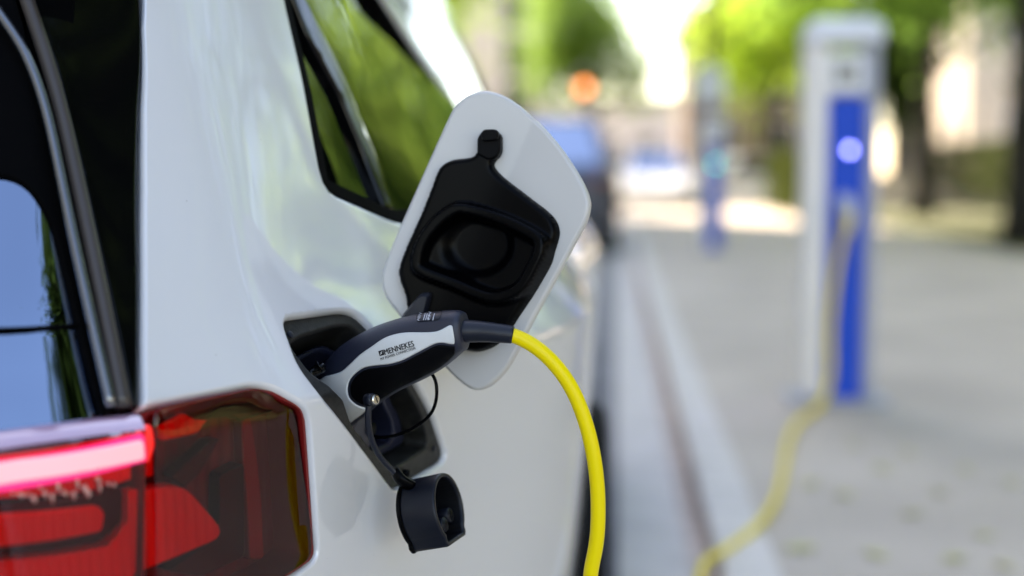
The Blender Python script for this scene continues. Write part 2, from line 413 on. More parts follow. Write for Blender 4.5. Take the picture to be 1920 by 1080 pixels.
o_rear = two(zs, [.06, .036, .018, .006, .0], [.0, .02, .045, .105, .170, .28, .37, .50])
o_cab = two(zs, [.06, .036, .018, .006, .0], [.0, .028, .066, .165, .235, .31, .37, .43])
ctrl = np.zeros((NZ, 18, 2))
for i in range(18):
    if i <= 11:
        w = np.clip((i-3)/4, 0, 1); o = o_rear*(1-w)+o_side*w; c = [0]*8+[.06, .42, .84, 1.03]; c = c[i]; o = o*(1-c)+o_cab*c
        ctrl[:, i] = BASE[i]+bn[i]*o[:, None]
    elif i in (12, 13):
        ctrl[:, i, 0] = BASE[i, 0]-o_cab
        ctrl[:, i, 1] = pchip([.2, .9, 1.0, 1.12, 1.3, 1.42, 1.52], [2.5, 2.5, 2.5, 2.5, 2.4, 2.2, 2.05] if i == 12 else [3.5, 3.5, 3.35, 3.25, 3.05, 2.75, 2.45], zs)
    else:
        f = np.array(FRONT[i]); ctrl[:, i, 0] = pchip(ZF, f[:, 0], zs); ctrl[:, i, 1] = pchip(ZF, f[:, 1], zs)
SK = np.zeros((NZ, NT, 3))
SK[..., :2] = np.einsum('ti,zic->ztc', SM, ctrl); SK[..., 2] = zs[:, None]
dT = np.gradient(SK, axis=1); dZ = np.gradient(SK, axis=0); SN = np.cross(dT, dZ); SN /= np.linalg.norm(SN, axis=2)[..., None]
if SN[60, 200] @ np.array([1, -1, 0]) < 0: SN = -SN
DT, DZ = ts[1], zs[1]-zs[0]
class Skin:
    def __init__(s, off=0.): s.off = off
    def __call__(s, V):
        a = np.clip(V[:, 0]/DT, 0, NT-1.001); b = np.clip((V[:, 1]-.2)/DZ, 0, NZ-1.001); i = a.astype(int); j = b.astype(int); u = (a-i)[:, None]; v = (b-j)[:, None]
        def q(A): return (A[j, i]*(1-u)+A[j, i+1]*u)*(1-v)+(A[j+1, i]*(1-u)+A[j+1, i+1]*u)*v
        P, N = q(SK), q(SN); N = N/np.linalg.norm(N, axis=1)[:, None]
        return P+N*s.off, N
idx = np.arange(NZ*NT).reshape(NZ, NT)
quads = np.stack([idx[:-1, :-1], idx[:-1, 1:], idx[1:, 1:], idx[1:, :-1]], -1).reshape(-1, 4)
SKB = BVHTree.FromPolygons([tuple(p) for p in SK.reshape(-1, 3).tolist()], quads.tolist())
def cast(pp):
    """pixels of the photograph to (arc length, height) on the car's skin"""
    out = []
    for p, d in zip(np.atleast_2d(pp), rays(pp)):
        h = SKB.ray_cast(Vector(CAM), Vector(d), 50)
        if h[0] is None: raise ValueError('misses the car: %s' % (p,))
        j, i = divmod(h[2], NT-1); P = np.array(h[0]); v = np.clip((P[2]-zs[j])/DZ, 0, 1)
        A = SK[j, i]*(1-v)+SK[j+1, i]*v; B = SK[j, i+1]*(1-v)+SK[j+1, i+1]*v; u = np.dot(P-A, B-A)/np.dot(B-A, B-A)
        out.append(((i+u)*DT, P[2]))
    return np.array(out)
def t_at(Y):  # arc length where the right flank stands at Y
    return float(np.interp(Y, SK[80, 120:, 1][:int(NT*.55)], ts[120:120+int(NT*.55)]))
skin0 = Skin(0)
T_END = tk[-1]
# ================================================================== THE WHITE CAR (arc length t, height z on its skin)
car = thing('electric_car', 'white electric hatchback with its charging flap open and a plug in its side', 'car')
SEAM = cast([(268, y) for y in (765, 640, 500, 350, 200, 50, -100, -250, -400)])
LAMP_TOP = [(475, 722), (515, 728), (578, 768), (597, 1047), (545, 1084), (420, 1140), (262, 1200)]
lamp_uv = cast(LAMP_TOP); seam_bot = cast([(268, 768)])
lamp_edge = rounded(np.concatenate([seam_bot, lamp_uv]), [0, .012, .012, .018, .012, .02, .02, 0])[1:]
zlow = lamp_uv[-1, 1]
def near(p): return .006 if p[0] < t_at(1.95) else .035
def arch(Y, z0, r=.315, zb=.24):
    tc = t_at(Y); a0 = math.asin((zb-z0)/r); return [(tc+r*math.cos(a), z0+r*math.sin(a)) for a in np.linspace(math.pi-a0, a0, 22)]
RAX, FAX = 2.46, 4.50
tA = tk[14]
outer_uv = np.concatenate([[(SEAM[-1, 0]+.01, 1.5)], SEAM[::-1], lamp_edge, [(0, zlow), (0, .24)], arch(RAX, .33), arch(FAX, .33),
                           [(T_END, .24), (T_END, .965), (tA+.12, .975), (tA+.11, 1.5)]])
WIN_PX = [(470, -330), (500, -160), (535, 0), (570, 150), (608, 356), (745, 417)]
win_l = cast(WIN_PX); win_r = cast([(912, 300), (850, 190), (780, 95), (708, -15)])
belt_z = win_l[-1, 1]
win_uv = np.concatenate([win_l, [(win_l[-1, 0]+.25, belt_z-.008), (win_r[0, 0]-.02, belt_z+.004)], win_r, [(win_r[-1, 0]-.05, 1.43), (win_l[0, 0]+.05, 1.44)]])
win_uv = rounded(win_uv, .02, 3)
def tz(Y, z):
    j = int(round((z-.2)/DZ)); k = slice(140, 700); return (float(np.interp(Y, SK[j, k, 1], ts[k])), z)
door_uv = rounded([tz(2.95, .985), tz(3.5, .995), tz(3.42, 1.06), tz(3.2, 1.22), tz(2.98, 1.33), tz(2.9, 1.33)], .03, 3)
PORT_PX = rounded([(530, 598), (665, 580), (715, 633), (784, 722), (813, 775), (842, 862), (742, 922), (690, 850), (600, 735), (560, 683)], [22, 30, 5, 10, 12, 22, 16, 20, 20, 25])
port_uv = cast(PORT_PX)
def fine_grid():
    g = []
    for t0, t1, s in ((0, t_at(1.95), .0125), (t_at(1.95), T_END, .045)):
        a, b = np.meshgrid(np.arange(t0+s/2, t1, s), np.arange(.2+s/2, 1.5, s)); g.append(np.stack([a.ravel(), b.ravel()], 1))
    return np.concatenate(g)
body = panel('body_panel', skin0, outer_uv, 'white_paint', car, [win_uv, port_uv, door_uv], bstep=near, r=.0045, rm=.004, skirt=.016, grid=fine_grid())
def mirror(o, name):
    me = o.data.copy(); n = len(me.vertices); co = np.empty(n*3); me.vertices.foreach_get('co', co); co = co.reshape(-1, 3); co[:, 0] = -1.9-co[:, 0]; me.vertices.foreach_set('co', co.ravel())
    me.flip_normals(); c = bpy.data.objects.new(name, me); COL.objects.link(c); c.parent = o.parent; return c
def coarse(s=.05):
    a, b = np.meshgrid(np.arange(s/2, T_END, s), np.arange(.2+s/2, 1.5, s)); return np.stack([a.ravel(), b.ravel()], 1)
left_o = panel('body_panel', skin0, outer_uv, 'white_paint', car, [win_uv, door_uv], bstep=.035, r=0, skirt=.016, grid=coarse())
mirror(left_o, 'body_panel'); bpy.data.objects.remove(left_o)
def grid_skin(name, off, t0, t1, z0, z1, nt, nz, m, parent):
    a, b = np.meshgrid(np.linspace(t0, t1, nt), np.linspace(z0, z1, nz)); V = np.stack([a.ravel(), b.ravel()], 1); P, N = Skin(off)(V)
    k = np.arange(nt*nz).reshape(nz, nt); f = np.stack([k[:-1, :-1], k[:-1, 1:], k[1:, 1:], k[1:, :-1]], -1).reshape(-1, 4)
    return P, f, N
def skin_full(name, off, t0, t1, z0, z1, nt, nz, m, smooth=True):
    P, f, _ = grid_skin(name, off, t0, t1, z0, z1, nt, nz, m, car); Q = P.copy(); Q[:, 0] = -1.9-Q[:, 0]
    return link(name, np.concatenate([P, Q]), np.concatenate([f, f[:, ::-1]+len(P)]), m, car, smooth=smooth)
skin_full('light_stop_shell', -.085, 0, T_END-.12, .668, 1.5, 90, 30, 'matte_black')  # added black liner, keeps light from passing through the panel gaps
skin_full('windscreen', -.004, tA+.125, T_END, .98, 1.5, 24, 20, 'glass_dark')
top = [tuple(SK[-1, i]) for i in range(0, NT, 15)]
top = [(x, y, 1.503) for x, y, z in top]; ring = top+[(-1.9-x, y, z) for x, y, z in top[::-1]]
rv = list(ring)+[(-.95+(x+.95)*.55, 1.9+(y-1.9)*.6, 1.535) for x, y, z in ring]+[(-.95, 1.9, 1.548)]
nR = len(ring); link('roof', rv, [(i, (i+1) % nR, (i+1) % nR+nR, i+nR) for i in range(nR)]+[(i+nR, (i+1) % nR+nR, 2*nR) for i in range(nR)], 'gloss_black', car, smooth=True)
floor = MB(); floor.box((-.95, 3.0, .675), (1.3, 3.0, .02)); floor.box((-.95, 3.0, .245), (1.25, 3.4, .03)); floor.build('floor_pan', 'matte_black', car)
# --- side glass: frame, quarter pane, divider, door pane
def inset(uv, d):
    p = np.asarray(uv); c = resample(p, .02); tan = np.roll(c, -1, 0)-np.roll(c, 1, 0); tan /= np.linalg.norm(tan, axis=1)[:, None]+1e-9
    nn = np.stack([-tan[:, 1], tan[:, 0]], 1); area = (p[:, 0]*np.roll(p[:, 1], -1)-np.roll(p[:, 0], -1)*p[:, 1]).sum()
    return c+nn*d*np.sign(area)
win = thing('side_glass', '', ''); del win['label'], win['category']; win.parent = car
pane_uv = inset(win_uv, .012)
panel('window_frame', Skin(-.002), inset(win_uv, .0012), 'matte_black', win, [inset(win_uv, .014)], step=.03, skirt=.06)
div_l = cast([(505, -200), (548, -20), (580, 60), (640, 170), (690, 290), (735, 405)]); div_r = cast([(540, -200), (572, -20), (612, 60), (664, 170), (712, 290), (752, 412)])
WN = np.array([.92, -.10, .375]); WN /= np.linalg.norm(WN)
def flat_pane(V):   # flat glass, let in behind the frame
    P, N = skin0(V); h = ((-P)@WN)/(N@WN); Pp, Np = skin0(pane_uv); hp = ((-Pp)@WN)/(Np@WN); return np.maximum(.62*(h-np.percentile(hp, 85)), -.055)-.010
panel('window_pane', skin0, pane_uv, 'glass_dark', win, step=.04, bstep=.03, height=flat_pane)
panel('window_divider', Skin(-.003), np.concatenate([div_l, div_r[::-1]]), 'gloss_black', win, step=.02, r=.006, rm=.003, skirt=.012)
panel('window_frame', Skin(-.002), inset(door_uv, .0012), 'matte_black', win, [inset(door_uv, .016)], step=.03, skirt=.012)
panel('window_pane', Skin(-.010), inset(door_uv, .012), 'glass_dark', win, step=.04, bstep=.03)
arch_out = cast([(722, -15), (793, 90), (862, 182), (922, 292)]); 
# silver arch trim over the side glass
AT = np.concatenate([win_r[::-1]+[.004, .006], [(win_r[0, 0]+.012, belt_z+.012)], [(win_r[0, 0]+.055, belt_z+.012)], win_r+[.035, .04]])
mat('arch_silver', (.72, .73, .76), .22, metal=.85)
panel('roof_arch', Skin(.002), AT, 'arch_silver', car, step=.03, r=.006, rm=.004, skirt=.01)
for o in (win, ):
    c = thing('side_glass', '', ''); del c['label'], c['category']; c.parent = car
    for ch in list(win.children):
        m_ = mirror(ch, ch.name.split('.')[0]); m_.parent = c
# --- tailgate: black panel with the rear pane let into it, trim strips, spoiler
zt = 1.5
hs = cast([(262.5, y) for y in (764, 640, 500, 350, 200, 50, -100, -250, -400)])
hl_top = cast([(255, 766), (120, 785), (0, 801), (-200, 828)])
hatch_uv = np.concatenate([[(0, hl_top[-1, 1]-.005)], hl_top[::-1], hs, [(hs[-1, 0]+.01, 1.5), (0, 1.5)]])
rw_px = rounded([(-330, 318), (40, 318), (108, 400), (168, 640), (203, 770), (-330, 842)], [60, 60, 50, 30, 18, 60])
rw_uv = cast(rw_px)
panel('tailgate', Skin(-.009), hatch_uv, 'matte_black', car, [rw_uv], step=.02, bstep=.008, r=.003, rm=.002, skirt=.02)
rp = cast(rw_px)
panel('rear_window', Skin(-.013), rw_uv, 'glass_rear', car, step=.02, bstep=.01)
gl_px = [(20, -190), (48, -40), (105, 120), (150, 300), (190, 480), (225, 640), (248, 763), (262, 763), (262, 500), (262, 200), (262, -20), (262, -380), (-10, -380)]
panel('tailgate_side_trim', Skin(-.001), cast(gl_px), 'gloss_black', car, step=.015, bstep=.006, r=.004, rm=.003, skirt=.01)
def strip(px, off, rad, m, name, flat=1.):
    uv = cast(px); P, N = Skin(off)(uv); P = smooth_path(P, 60); b = MB(); b.tube(P, rad, 10, flat=flat); return b.build(name, m, car, smooth=True)
strip([(-60, -60), (0, 28), (42, 92), (80, 190), (110, 320), (150, 510), (208, 764)], .001, .0042, 'strip_gloss', 'window_trim')
strip([(30, -60), (80, 90), (112, 200), (142, 330), (178, 500), (232, 764)], .0005, .0062, 'strip_brown', 'brown_reflection')  # brown bead stands in for a building mirrored in the tailgate
strip([(-330, 606), (-100, 608), (40, 607), (158, 600)], -.010, .0016, 'matte_black', 'heater_wire')
lo_hatch = [(0, zlow+.005)]
# --- lamps
lens_uv = rounded(np.concatenate([cast([(272, 774)]), cast([(475, 727), (513, 733), (573, 771), (592, 1046), (543, 1080), (420, 1135), (272, 1194)])]), .010)
tail = thing('tail_light', '', ''); del tail['label'], tail['category']; tail.parent = car
LN = np.array([math.cos(math.radians(30.2)), -math.sin(math.radians(30.2)), .02]); LN /= np.linalg.norm(LN); LC = skin0(lens_uv)[0].mean(0)+LN*.003
def lens_h(V):
    P, N = skin0(V); h = ((LC-P)@LN)/(N@LN)+.001; return np.where(h < 0, .011*np.tanh(h/.011), .018*np.tanh(h/.018))
panel('lens', Skin(-.0005), lens_uv, 'lens_red', tail, step=.012, bstep=.006, r=.003, rm=.002, height=lens_h)
panel('lamp_rim', Skin(-.004), np.concatenate([cast([(269, 770)]), cast([(475, 723), (515, 729), (577, 769), (596, 1047), (544, 1083), (420, 1139), (269, 1199)])]), 'lamp_edge', tail, [lens_uv], step=.02, skirt=.045)
panel('housing', Skin(-.045), cast([(245, 760), (480, 705), (620, 760), (640, 1060), (545, 1110), (245, 1230)]), 'lamp_brown', tail, step=.02)
def piece(name, px, off, m, parent, r=3, th=.012):
    uv = cast(rounded(px, r)); return panel(name, Skin(off), uv, m, parent, step=.012, bstep=.006, r=.002, rm=.002, skirt=th)
piece('reflector', [(270, 925), (362, 915), (445, 1010), (330, 1060), (268, 1085)], -.012, 'lamp_red', tail, [3, 30, 36, 20, 3])
piece('reflector', [(322, 778), (365, 750), (420, 790), (400, 822), (330, 838)], -.020, 'lamp_red', tail, 8)
piece('light_baffle', [(408, 770), (440, 738), (500, 730), (560, 765), (556, 778), (480, 800), (470, 776), (420, 785)], -.022, 'lamp_black', tail, 6)
piece('light_baffle', [(345, 905), (420, 835), (440, 830), (400, 900), (370, 925)], -.018, 'lamp_black', tail, 6)
piece('reflector', [(268, 790), (318, 782), (322, 905), (268, 915)], -.024, 'lamp_red', tail, 6)
piece('reflector', [(506, 800), (524, 792), (536, 860), (548, 960), (552, 1065), (522, 1068), (516, 960), (508, 870)], -.034, 'lamp_edge', tail, 10)
piece('light_baffle', [(455, 905), (505, 880), (506, 1060), (420, 1100), (350, 1090), (452, 1020)], -.030, 'lamp_black', tail, 10)
hl = thing('tailgate_light', '', ''); del hl['label'], hl['category']; hl.parent = car
HB = [(262, 1194), (120, 1215), (0, 1232), (-260, 1270)]
hb_uv = cast(HB); ht_uv = cast([(259, 806), (120, 824), (0, 840), (-260, 876)])
panel('lens', Skin(.012), np.concatenate([ht_uv, hb_uv[::-1]]), 'lens_red', hl, step=.015, bstep=.01, r=.003, rm=.002)
# ledge along the top of the lens
te_uv = cast([(259, 768), (120, 786), (0, 802), (-260, 838)])
pa, na = Skin(-.006)(te_uv); pb, nb = Skin(.0105)(ht_uv); pc, _ = Skin(-.002)(ht_uv)
A_, B_ = smooth_path(pa, 30), smooth_path(pb, 30); mid = (A_+B_)/2+np.array([.001, -.003, .004])
mat('ledge_plum', (.50, .30, .42), .10, coat=1., ior=2.2)
link('lens_ledge', np.concatenate([A_, mid, B_]), [(i+1, i, i+30, i+31) for i in range(29)]+[(i+31, i+30, i+60, i+61) for i in range(29)], 'ledge_plum', hl, smooth=True)
panel('housing', Skin(-.035), np.concatenate([cast([(266, 770), (0, 800), (-260, 840)]), cast([(-260, 1280), (0, 1240), (266, 1200)])]), 'lamp_brown', hl, step=.03)
piece('sheen_bar', [(-260, 880), (254, 812), (258, 860), (-260, 948)], .0135, 'sheen_magenta', hl, 10)  # glowing bar, core and end imitate the sky sheen on the tube
piece('sheen_core', [(-260, 897), (30, 853), (249, 820), (252, 855), (30, 895), (-260, 940)], .0155, 'sheen_pink', hl, 8, .006)
piece('glow_end', [(256, 800), (276, 796), (284, 830), (272, 866), (258, 866)], .006, 'glow_red', hl, 8, .006)
piece('reflector', [(-260, 925), (262, 872), (262, 905), (200, 925), (-260, 950)], -.010, 'lamp_red', hl, 4)
rf = random.Random(3)
for k in range(17):
    x = 20+k*11+rf.uniform(-4, 4); w = rf.uniform(7, 17); y = 921-.13*x+rf.uniform(-14, 10); h = rf.uniform(10, 34)*(1-abs(k-9)/14)
    piece('reflection_sliver', [(x, y+rf.uniform(0, 6)), (x+w*rf.uniform(.4, .7), y-rf.uniform(2, 6)), (x+w, y+h*rf.uniform(.3, .6)), (x+w*rf.uniform(.3, .7), y+h)], .0135, 'lamp_pale', hl, 2, .006)  # random pale pieces stand in for crumpled reflections in the lamp
piece('light_baffle', [(-260, 985), (0, 952), (185, 932), (225, 900), (244, 925), (240, 985), (205, 1018), (0, 1048), (-260, 1085)], -.008, 'lamp_black', hl, 14)
piece('reflector', [(-260, 1000), (0, 968), (190, 950), (203, 965), (196, 1000), (0, 1030), (-260, 1065)], -.0035, 'lamp_red', hl, 10)
piece('reflector', [(-260, 1100), (0, 1058), (215, 1028), (250, 985), (252, 925), (266, 925), (264, 1190), (-260, 1262)], -.008, 'lamp_red', hl, 6)
# left side lamps, plain mirror of the outer lens
for nm, src in (('tail_light', tail), ('tailgate_light', hl)):
    e = thing(nm, '', ''); del e['label'], e['category']; e.parent = car
    for ch in list(src.children):
        if ch.name.split('.')[0] in ('lens', 'housing'): q = mirror(ch, ch.name.split('.')[0]); q.parent = e
tl = [tuple(p) for p in np.concatenate([Skin(-.002)(np.stack([np.linspace(0, te_uv[-1, 0], 8), np.full(8, te_uv[-1, 1])], 1))[0], Skin(-.002)(np.stack([np.linspace(te_uv[-1, 0], 0, 8), np.full(8, zlow)], 1))[0]])]
tlm = [(-1.9-x, y, z) for x, y, z in tl]
link('tailgate_panel', tl+tlm, [tuple(range(16)), tuple(range(31, 15, -1))], 'gloss_black', car)
q = mirror(bpy.data.objects['tailgate'], 'tailgate'); q = mirror(bpy.data.objects['rear_window'], 'rear_window')
# --- charging socket let into the flank
sock = thing('charging_socket', '', ''); del sock['label'], sock['category']; sock.parent = car
INNER_PX = rounded([(553, 640), (572, 626), (640, 606), (668, 604), (705, 640), (775, 730), (800, 775), (815, 838), (742, 884), (672, 800), (655, 748), (628, 716), (590, 690)], [8, 12, 12, 14, 6, 10, 12, 16, 8, 16, 10, 8, 14])
inner_uv = cast(INNER_PX)
OUT_PX = (PORT_PX-PORT_PX.mean(0))*1.03+PORT_PX.mean(0)
panel('socket_frame', Skin(-.006), cast(OUT_PX), 'rough_plastic', sock, [inner_uv], step=.01, bstep=.005, r=.003, rm=.0025, skirt=.055)
panel('socket_floor', Skin(-.058), cast(OUT_PX), 'rubber', sock, step=.02)
step_o = rounded([(560, 655), (650, 612), (700, 640), (800, 780), (812, 838), (742, 880), (672, 805), (620, 725)], 14)
step_i = rounded([(572, 660), (650, 624), (694, 650), (786, 790), (792, 832), (742, 856), (690, 805), (640, 735)], 16)
panel('pin_recess', Skin(-.030), cast(step_o), 'recess_navy', sock, [cast(step_i)], step=.012, bstep=.006, r=.003, rm=.003, skirt=.03)
def on_skin(px, off=0.):
    P, N = Skin(off)(cast([px])); return P[0], N[0]
# fast charge pocket: a round collar deep in the lower half
p0, n0 = on_skin((738, 826), -.05); b = MB(); b.tube([p0, p0+n0*.016, p0+n0*.018], [.022, .022, .019], 28); b.build('pin_collar', 'recess_navy', sock, smooth=False)
for q in ((726, 838), (752, 812)):
    p0, n0 = on_skin(q, -.05); b = MB(); b.tube([p0, p0+n0*.021], .0065, 14); b.build('contact_pin', 'cap_inner', sock, smooth=True)
# latch pin and small lug at the upper left of the recess
a = pt(578, 702, 1.215); c = pt(606, 688, 1.225); b = MB(); b.tube(smooth_path([a, (np.array(a)+c)/2, c], 8), .0045, 14); b.build('latch_pin', 'gloss_black', sock, smooth=True)
b = MB(); b.tube([pt(597, 688, 1.218), pt(600, 686, 1.2185)], .0062, 16); b.build('latch_ring', 'gloss_black', sock, smooth=True)
p0, n0 = on_skin((561, 662), -.016); b = MB(); b.box(tuple(p0), (.010, .012, .014), .002, .5); b.build('clip_lug', 'rough_plastic', sock)
p0, n0 = on_skin((768, 888), -.004); b = MB(); b.tube([p0-n0*.004, p0+n0*.004], .0036, 10); b.build('rubber_stop', 'rubber', sock, smooth=True)
for q in ((824, 842), (552, 622)):
    p0, n0 = on_skin(q, -.0055); b = MB(); b.tube([p0-n0*.002, p0+n0*.0012, p0+n0*.0016], [.0032, .0032, .002], 12); b.build('frame_screw', 'boot_black', sock)
# --- dust cap of the fast charge pins hanging on its hinge
dc = thing('socket_cap', '', ''); del dc['label'], dc['category']; dc.parent = car
AX = crt*.92+cup*.22-cfw*.34; AX /= np.linalg.norm(AX)
CF = np.array(pt(843, 952, 1.235)); up_ = cup*.97-crt*.26; up_ -= AX*np.dot(up_, AX); up_ /= np.linalg.norm(up_); sd = np.cross(up_, AX)
def dprof(r, k=30):
    o = []
    for i in range(k):
        a = math.pi*(1.25-1.5*i/(k-1)); o.append((math.cos(a)*r, math.sin(a)*r+.0))
    lowy = -r*.96; w = r*.74
    o += [(w*.98, -r*.86), (w*.86, lowy), (-w*.86, lowy), (-w*.98, -r*.86)]
    return o
def dring(r, x, sq=1.):
    return [tuple(CF+AX*x+up_*v+sd*u*sq) for u, v in dprof(r)]
R = .0315; L = .036
b = MB(); b.loft([dring(R*.86, -L), dring(R*.95, -L+.001), dring(R*.985, -L+.004), dring(R, -.002), dring(R*.985, 0), dring(R*.90, 0), dring(R*.885, -.002), dring(R*.86, -.024)], caps=True); cap_o = b.build('cap_shell', 'cap_navy', dc, smooth=False)
for poly in cap_o.data.polygons: poly.use_smooth = len(poly.vertices) == 4
b = MB(); b.loft([dring(R*.985, -L-.0015), dring(R*1.02, -L), dring(R*1.02, -L+.0025), dring(R*.99, -L+.003)]); b.build('cap_flange', 'rubber', dc)
b = MB(); b.loft([dring(R*.872, -.0028), dring(R*.85, -.0232), dring(R*.08, -.0236)], caps=False); b.build('cap_lining', 'cap_inner', dc)
for u, v in ((.010, -.008), (-.006, -.013)):
    c0 = CF+up_*v+sd*u; b = MB()
    pts_ = [c0-AX*.024, c0-AX*.006, c0-AX*.005]; rr = tube_rings(np.array(pts_), np.array([.0068, .0068, .006]), 18); ri = tube_rings(np.array([c0-AX*.005, c0-AX*.006, c0-AX*.02]), np.array([.0045, .004, .004]), 18)
    b.loft([[tuple(p) for p in x] for x in rr+ri]); b.build('cap_pin', 'cap_navy', dc, smooth=True)
hp = np.array(pt(752, 900, 1.225)); b = MB(); b.tube(smooth_path([pt(742, 886, 1.23), hp, pt(772, 912, 1.228)], 10), [.004]*10, 10, flat=1.6); b.build('cap_hinge', 'rubber', dc, smooth=True)
# tether strap from the plug side down to the cap hinge, and the loose black cord behind it
b = MB(); b.tube(smooth_path([pt(692, 757, 1.205), pt(690, 785, 1.206), pt(696, 822, 1.212), pt(714, 858, 1.22), pt(738, 884, 1.226), pt(752, 900, 1.226)], 40), .0019, 10, flat=1.5, up=(1, 0, 0)); b.build('tether_strap', 'boot_black', dc, smooth=True)
b = MB(); b.tube(smooth_path([pt(800, 690, 1.24), pt(814, 708, 1.238), pt(819, 735, 1.236), pt(812, 768, 1.24), pt(790, 793, 1.245), pt(755, 812, 1.25), pt(715, 820, 1.255), pt(690, 815, 1.26)], 60), .0016, 10); b.build('tether_cord', 'rubber', dc, smooth=True)
# --- open flap: a folded white plate seen from its inner side, black liner moulded on it
flap = thing('charging_flap', '', ''); del flap['label'], flap['category']; flap.parent = car
FP0 = np.array(pt(800, 590, 1.30)); FN = np.array([-.10, -1.0, .06]); FN /= np.linalg.norm(FN)
fold_a, fold_b = np.array([1001., 226.]), np.array([872., 520.])
fdir = (fold_b-fold_a)/np.linalg.norm(fold_b-fold_a); fno = np.array([-fdir[1], fdir[0]]); fno *= np.sign(fno[0])
MPX = 1.30/F
class FlapSurf:
    def __init__(s, off=0., soft=0.): s.off = off; s.soft = soft
    def __call__(s, V):
        d = rays(V); k = ((FP0-CAM)@FN)/(d@FN); P = CAM+d*k[:, None]; f = (V-fold_a)@fno
        g = (np.logaddexp(0, f/s.soft)*s.soft if s.soft else np.maximum(0, f))*MPX; w = np.maximum(0, -f)*MPX
        tilt = -.22; P = P+FN*((-g*tilt)*1.0)[:, None]
        right_n = FN+tilt*(crt*fno[0]-cup*fno[1]); right_n /= np.linalg.norm(right_n)
        s_ = 1/(1+np.exp(-np.clip(f/(s.soft or 1.6), -40, 40))); N = FN*(1-s_)[:, None]+right_n*s_[:, None]; N /= np.linalg.norm(N, axis=1)[:, None]
        return P+N*s.off, N
FLAP_PX = smooth_poly([(910, 170), (880, 177), (858, 193), (843, 215), (800, 310), (770, 378), (740, 446), (722, 494), (715, 525), (722, 555), (745, 588), (790, 640), (835, 688), (865, 715), (892, 729), (915, 725), (938, 708), (962, 678), (1000, 605), (1040, 532), (1080, 457), (1100, 420), (1108, 392), (1106, 370), (1094, 342), (1072, 306), (1048, 273), (1020, 241), (1000, 222), (975, 199), (945, 180)])
panel('flap_plate', FlapSurf(0), FLAP_PX, 'white_plain', flap, step=9, bstep=6, r=7, rm=.003, skirt=.004, eps=1e-4)
ob = panel('flap_skin', FlapSurf(-.0045), FLAP_PX, 'white_paint', flap, step=20, bstep=8, eps=1e-4); ob.data.flip_normals()
LINER = smooth_poly([(898, 284), (891, 292), (880, 296), (854, 299), (838, 305), (827, 314), (819, 330), (808, 360), (789, 407), (768, 453), (755, 486), (750, 504), (751, 522), (759, 546), (764, 562), (768, 590), (800, 625), (840, 648), (877, 656), (905, 658), (938, 645), (963, 617), (979, 593), (998, 565), (1016, 537), (1039, 496), (1046, 472), (1053, 448), (1054, 432), (1047, 414), (1031, 397), (1007, 379), (979, 358), (951, 337), (934, 321), (928, 309), (934, 296), (920, 288)])
RING = smooth_poly([(780, 505), (779, 481), (789, 449), (808, 421), (831, 398), (854, 384), (873, 380), (905, 386), (942, 397), (979, 411), (1016, 429), (1036, 443), (1043, 458), (1041, 481), (1029, 509), (1011, 541), (992, 559), (966, 570), (938, 573), (905, 564), (868, 548), (831, 534), (799, 521)])
RC = np.array([903., 460.])
def liner_h(V):
    d, _ = dist(V, [resample(LINER, 5)]); h = .011*np.sqrt(np.clip(1-(1-np.clip(d/9, 0, 1))**2, 0, 1))
    dr, _ = dist(V, [resample(RING, 5)]); ins = inside(V, RING); sd_ = np.where(ins, dr, -dr)
    up1 = np.clip((sd_+1)/6, 0, 1); up1 = up1*up1*(3-2*up1); h = h+.013*up1
    dn = np.clip((sd_-19)/14, 0, 1); dn = dn*dn*(3-2*dn); h = h-.014*dn
    q = (V-RC)/np.array([78, 68]); rr = np.sqrt((q**2).sum(1)); bowl = np.clip((1.0-rr)/.4, 0, 1); bowl = bowl*bowl*(3-2*bowl)
    return np.maximum(h-.0095*bowl*dn, 0)
panel('flap_liner', FlapSurf(0.0005, 22.), LINER, 'rubber', flap, step=3.6, bstep=3, skirt=.0, height=liner_h, eps=1e-4)
def flap_pt(x, y, off):
    P, N = FlapSurf(off, 22.)(np.array([(x, y)], float)); return P[0]
# latch tongue: a stepped block on the neck
b = MB()
for prof, o0, o1 in (([(900, 262), (908, 249), (935, 247), (944, 256), (944, 286), (938, 298), (922, 303), (900, 292)], .002, .014), ([(908, 255), (914, 246), (938, 246), (943, 254), (940, 266), (912, 268)], .013, .020)):
    rp_ = rounded(prof, 5, 3); c_ = rp_.mean(0)
    b.loft([[tuple(flap_pt(*p, o0)) for p in rp_], [tuple(flap_pt(*p, o1-.002)) for p in rp_], [tuple(flap_pt(*(c_+(p-c_)*.86), o1)) for p in rp_]])
b.build('latch_tongue', 'grip_black', flap)
b = MB(); hw = rounded([(762, 592), (800, 548), (818, 548), (812, 572), (800, 620), (770, 625)], 8, 3)
b.loft([[tuple(flap_pt(*p, .004)) for p in hw], [tuple(flap_pt(*p, .020)) for p in hw], [tuple(flap_pt(*(hw.mean(0)+(p-hw.mean(0))*.8), .024)) for p in hw]]); b.build('hinge_arm', 'boot_black', flap)
b = MB(); b.tube(smooth_path([flap_pt(785, 612, .012), pt(760, 625, 1.29), pt(735, 650, 1.285)], 12), .009, 10); b.build('hinge_arm', 'rubber', flap, smooth=True)
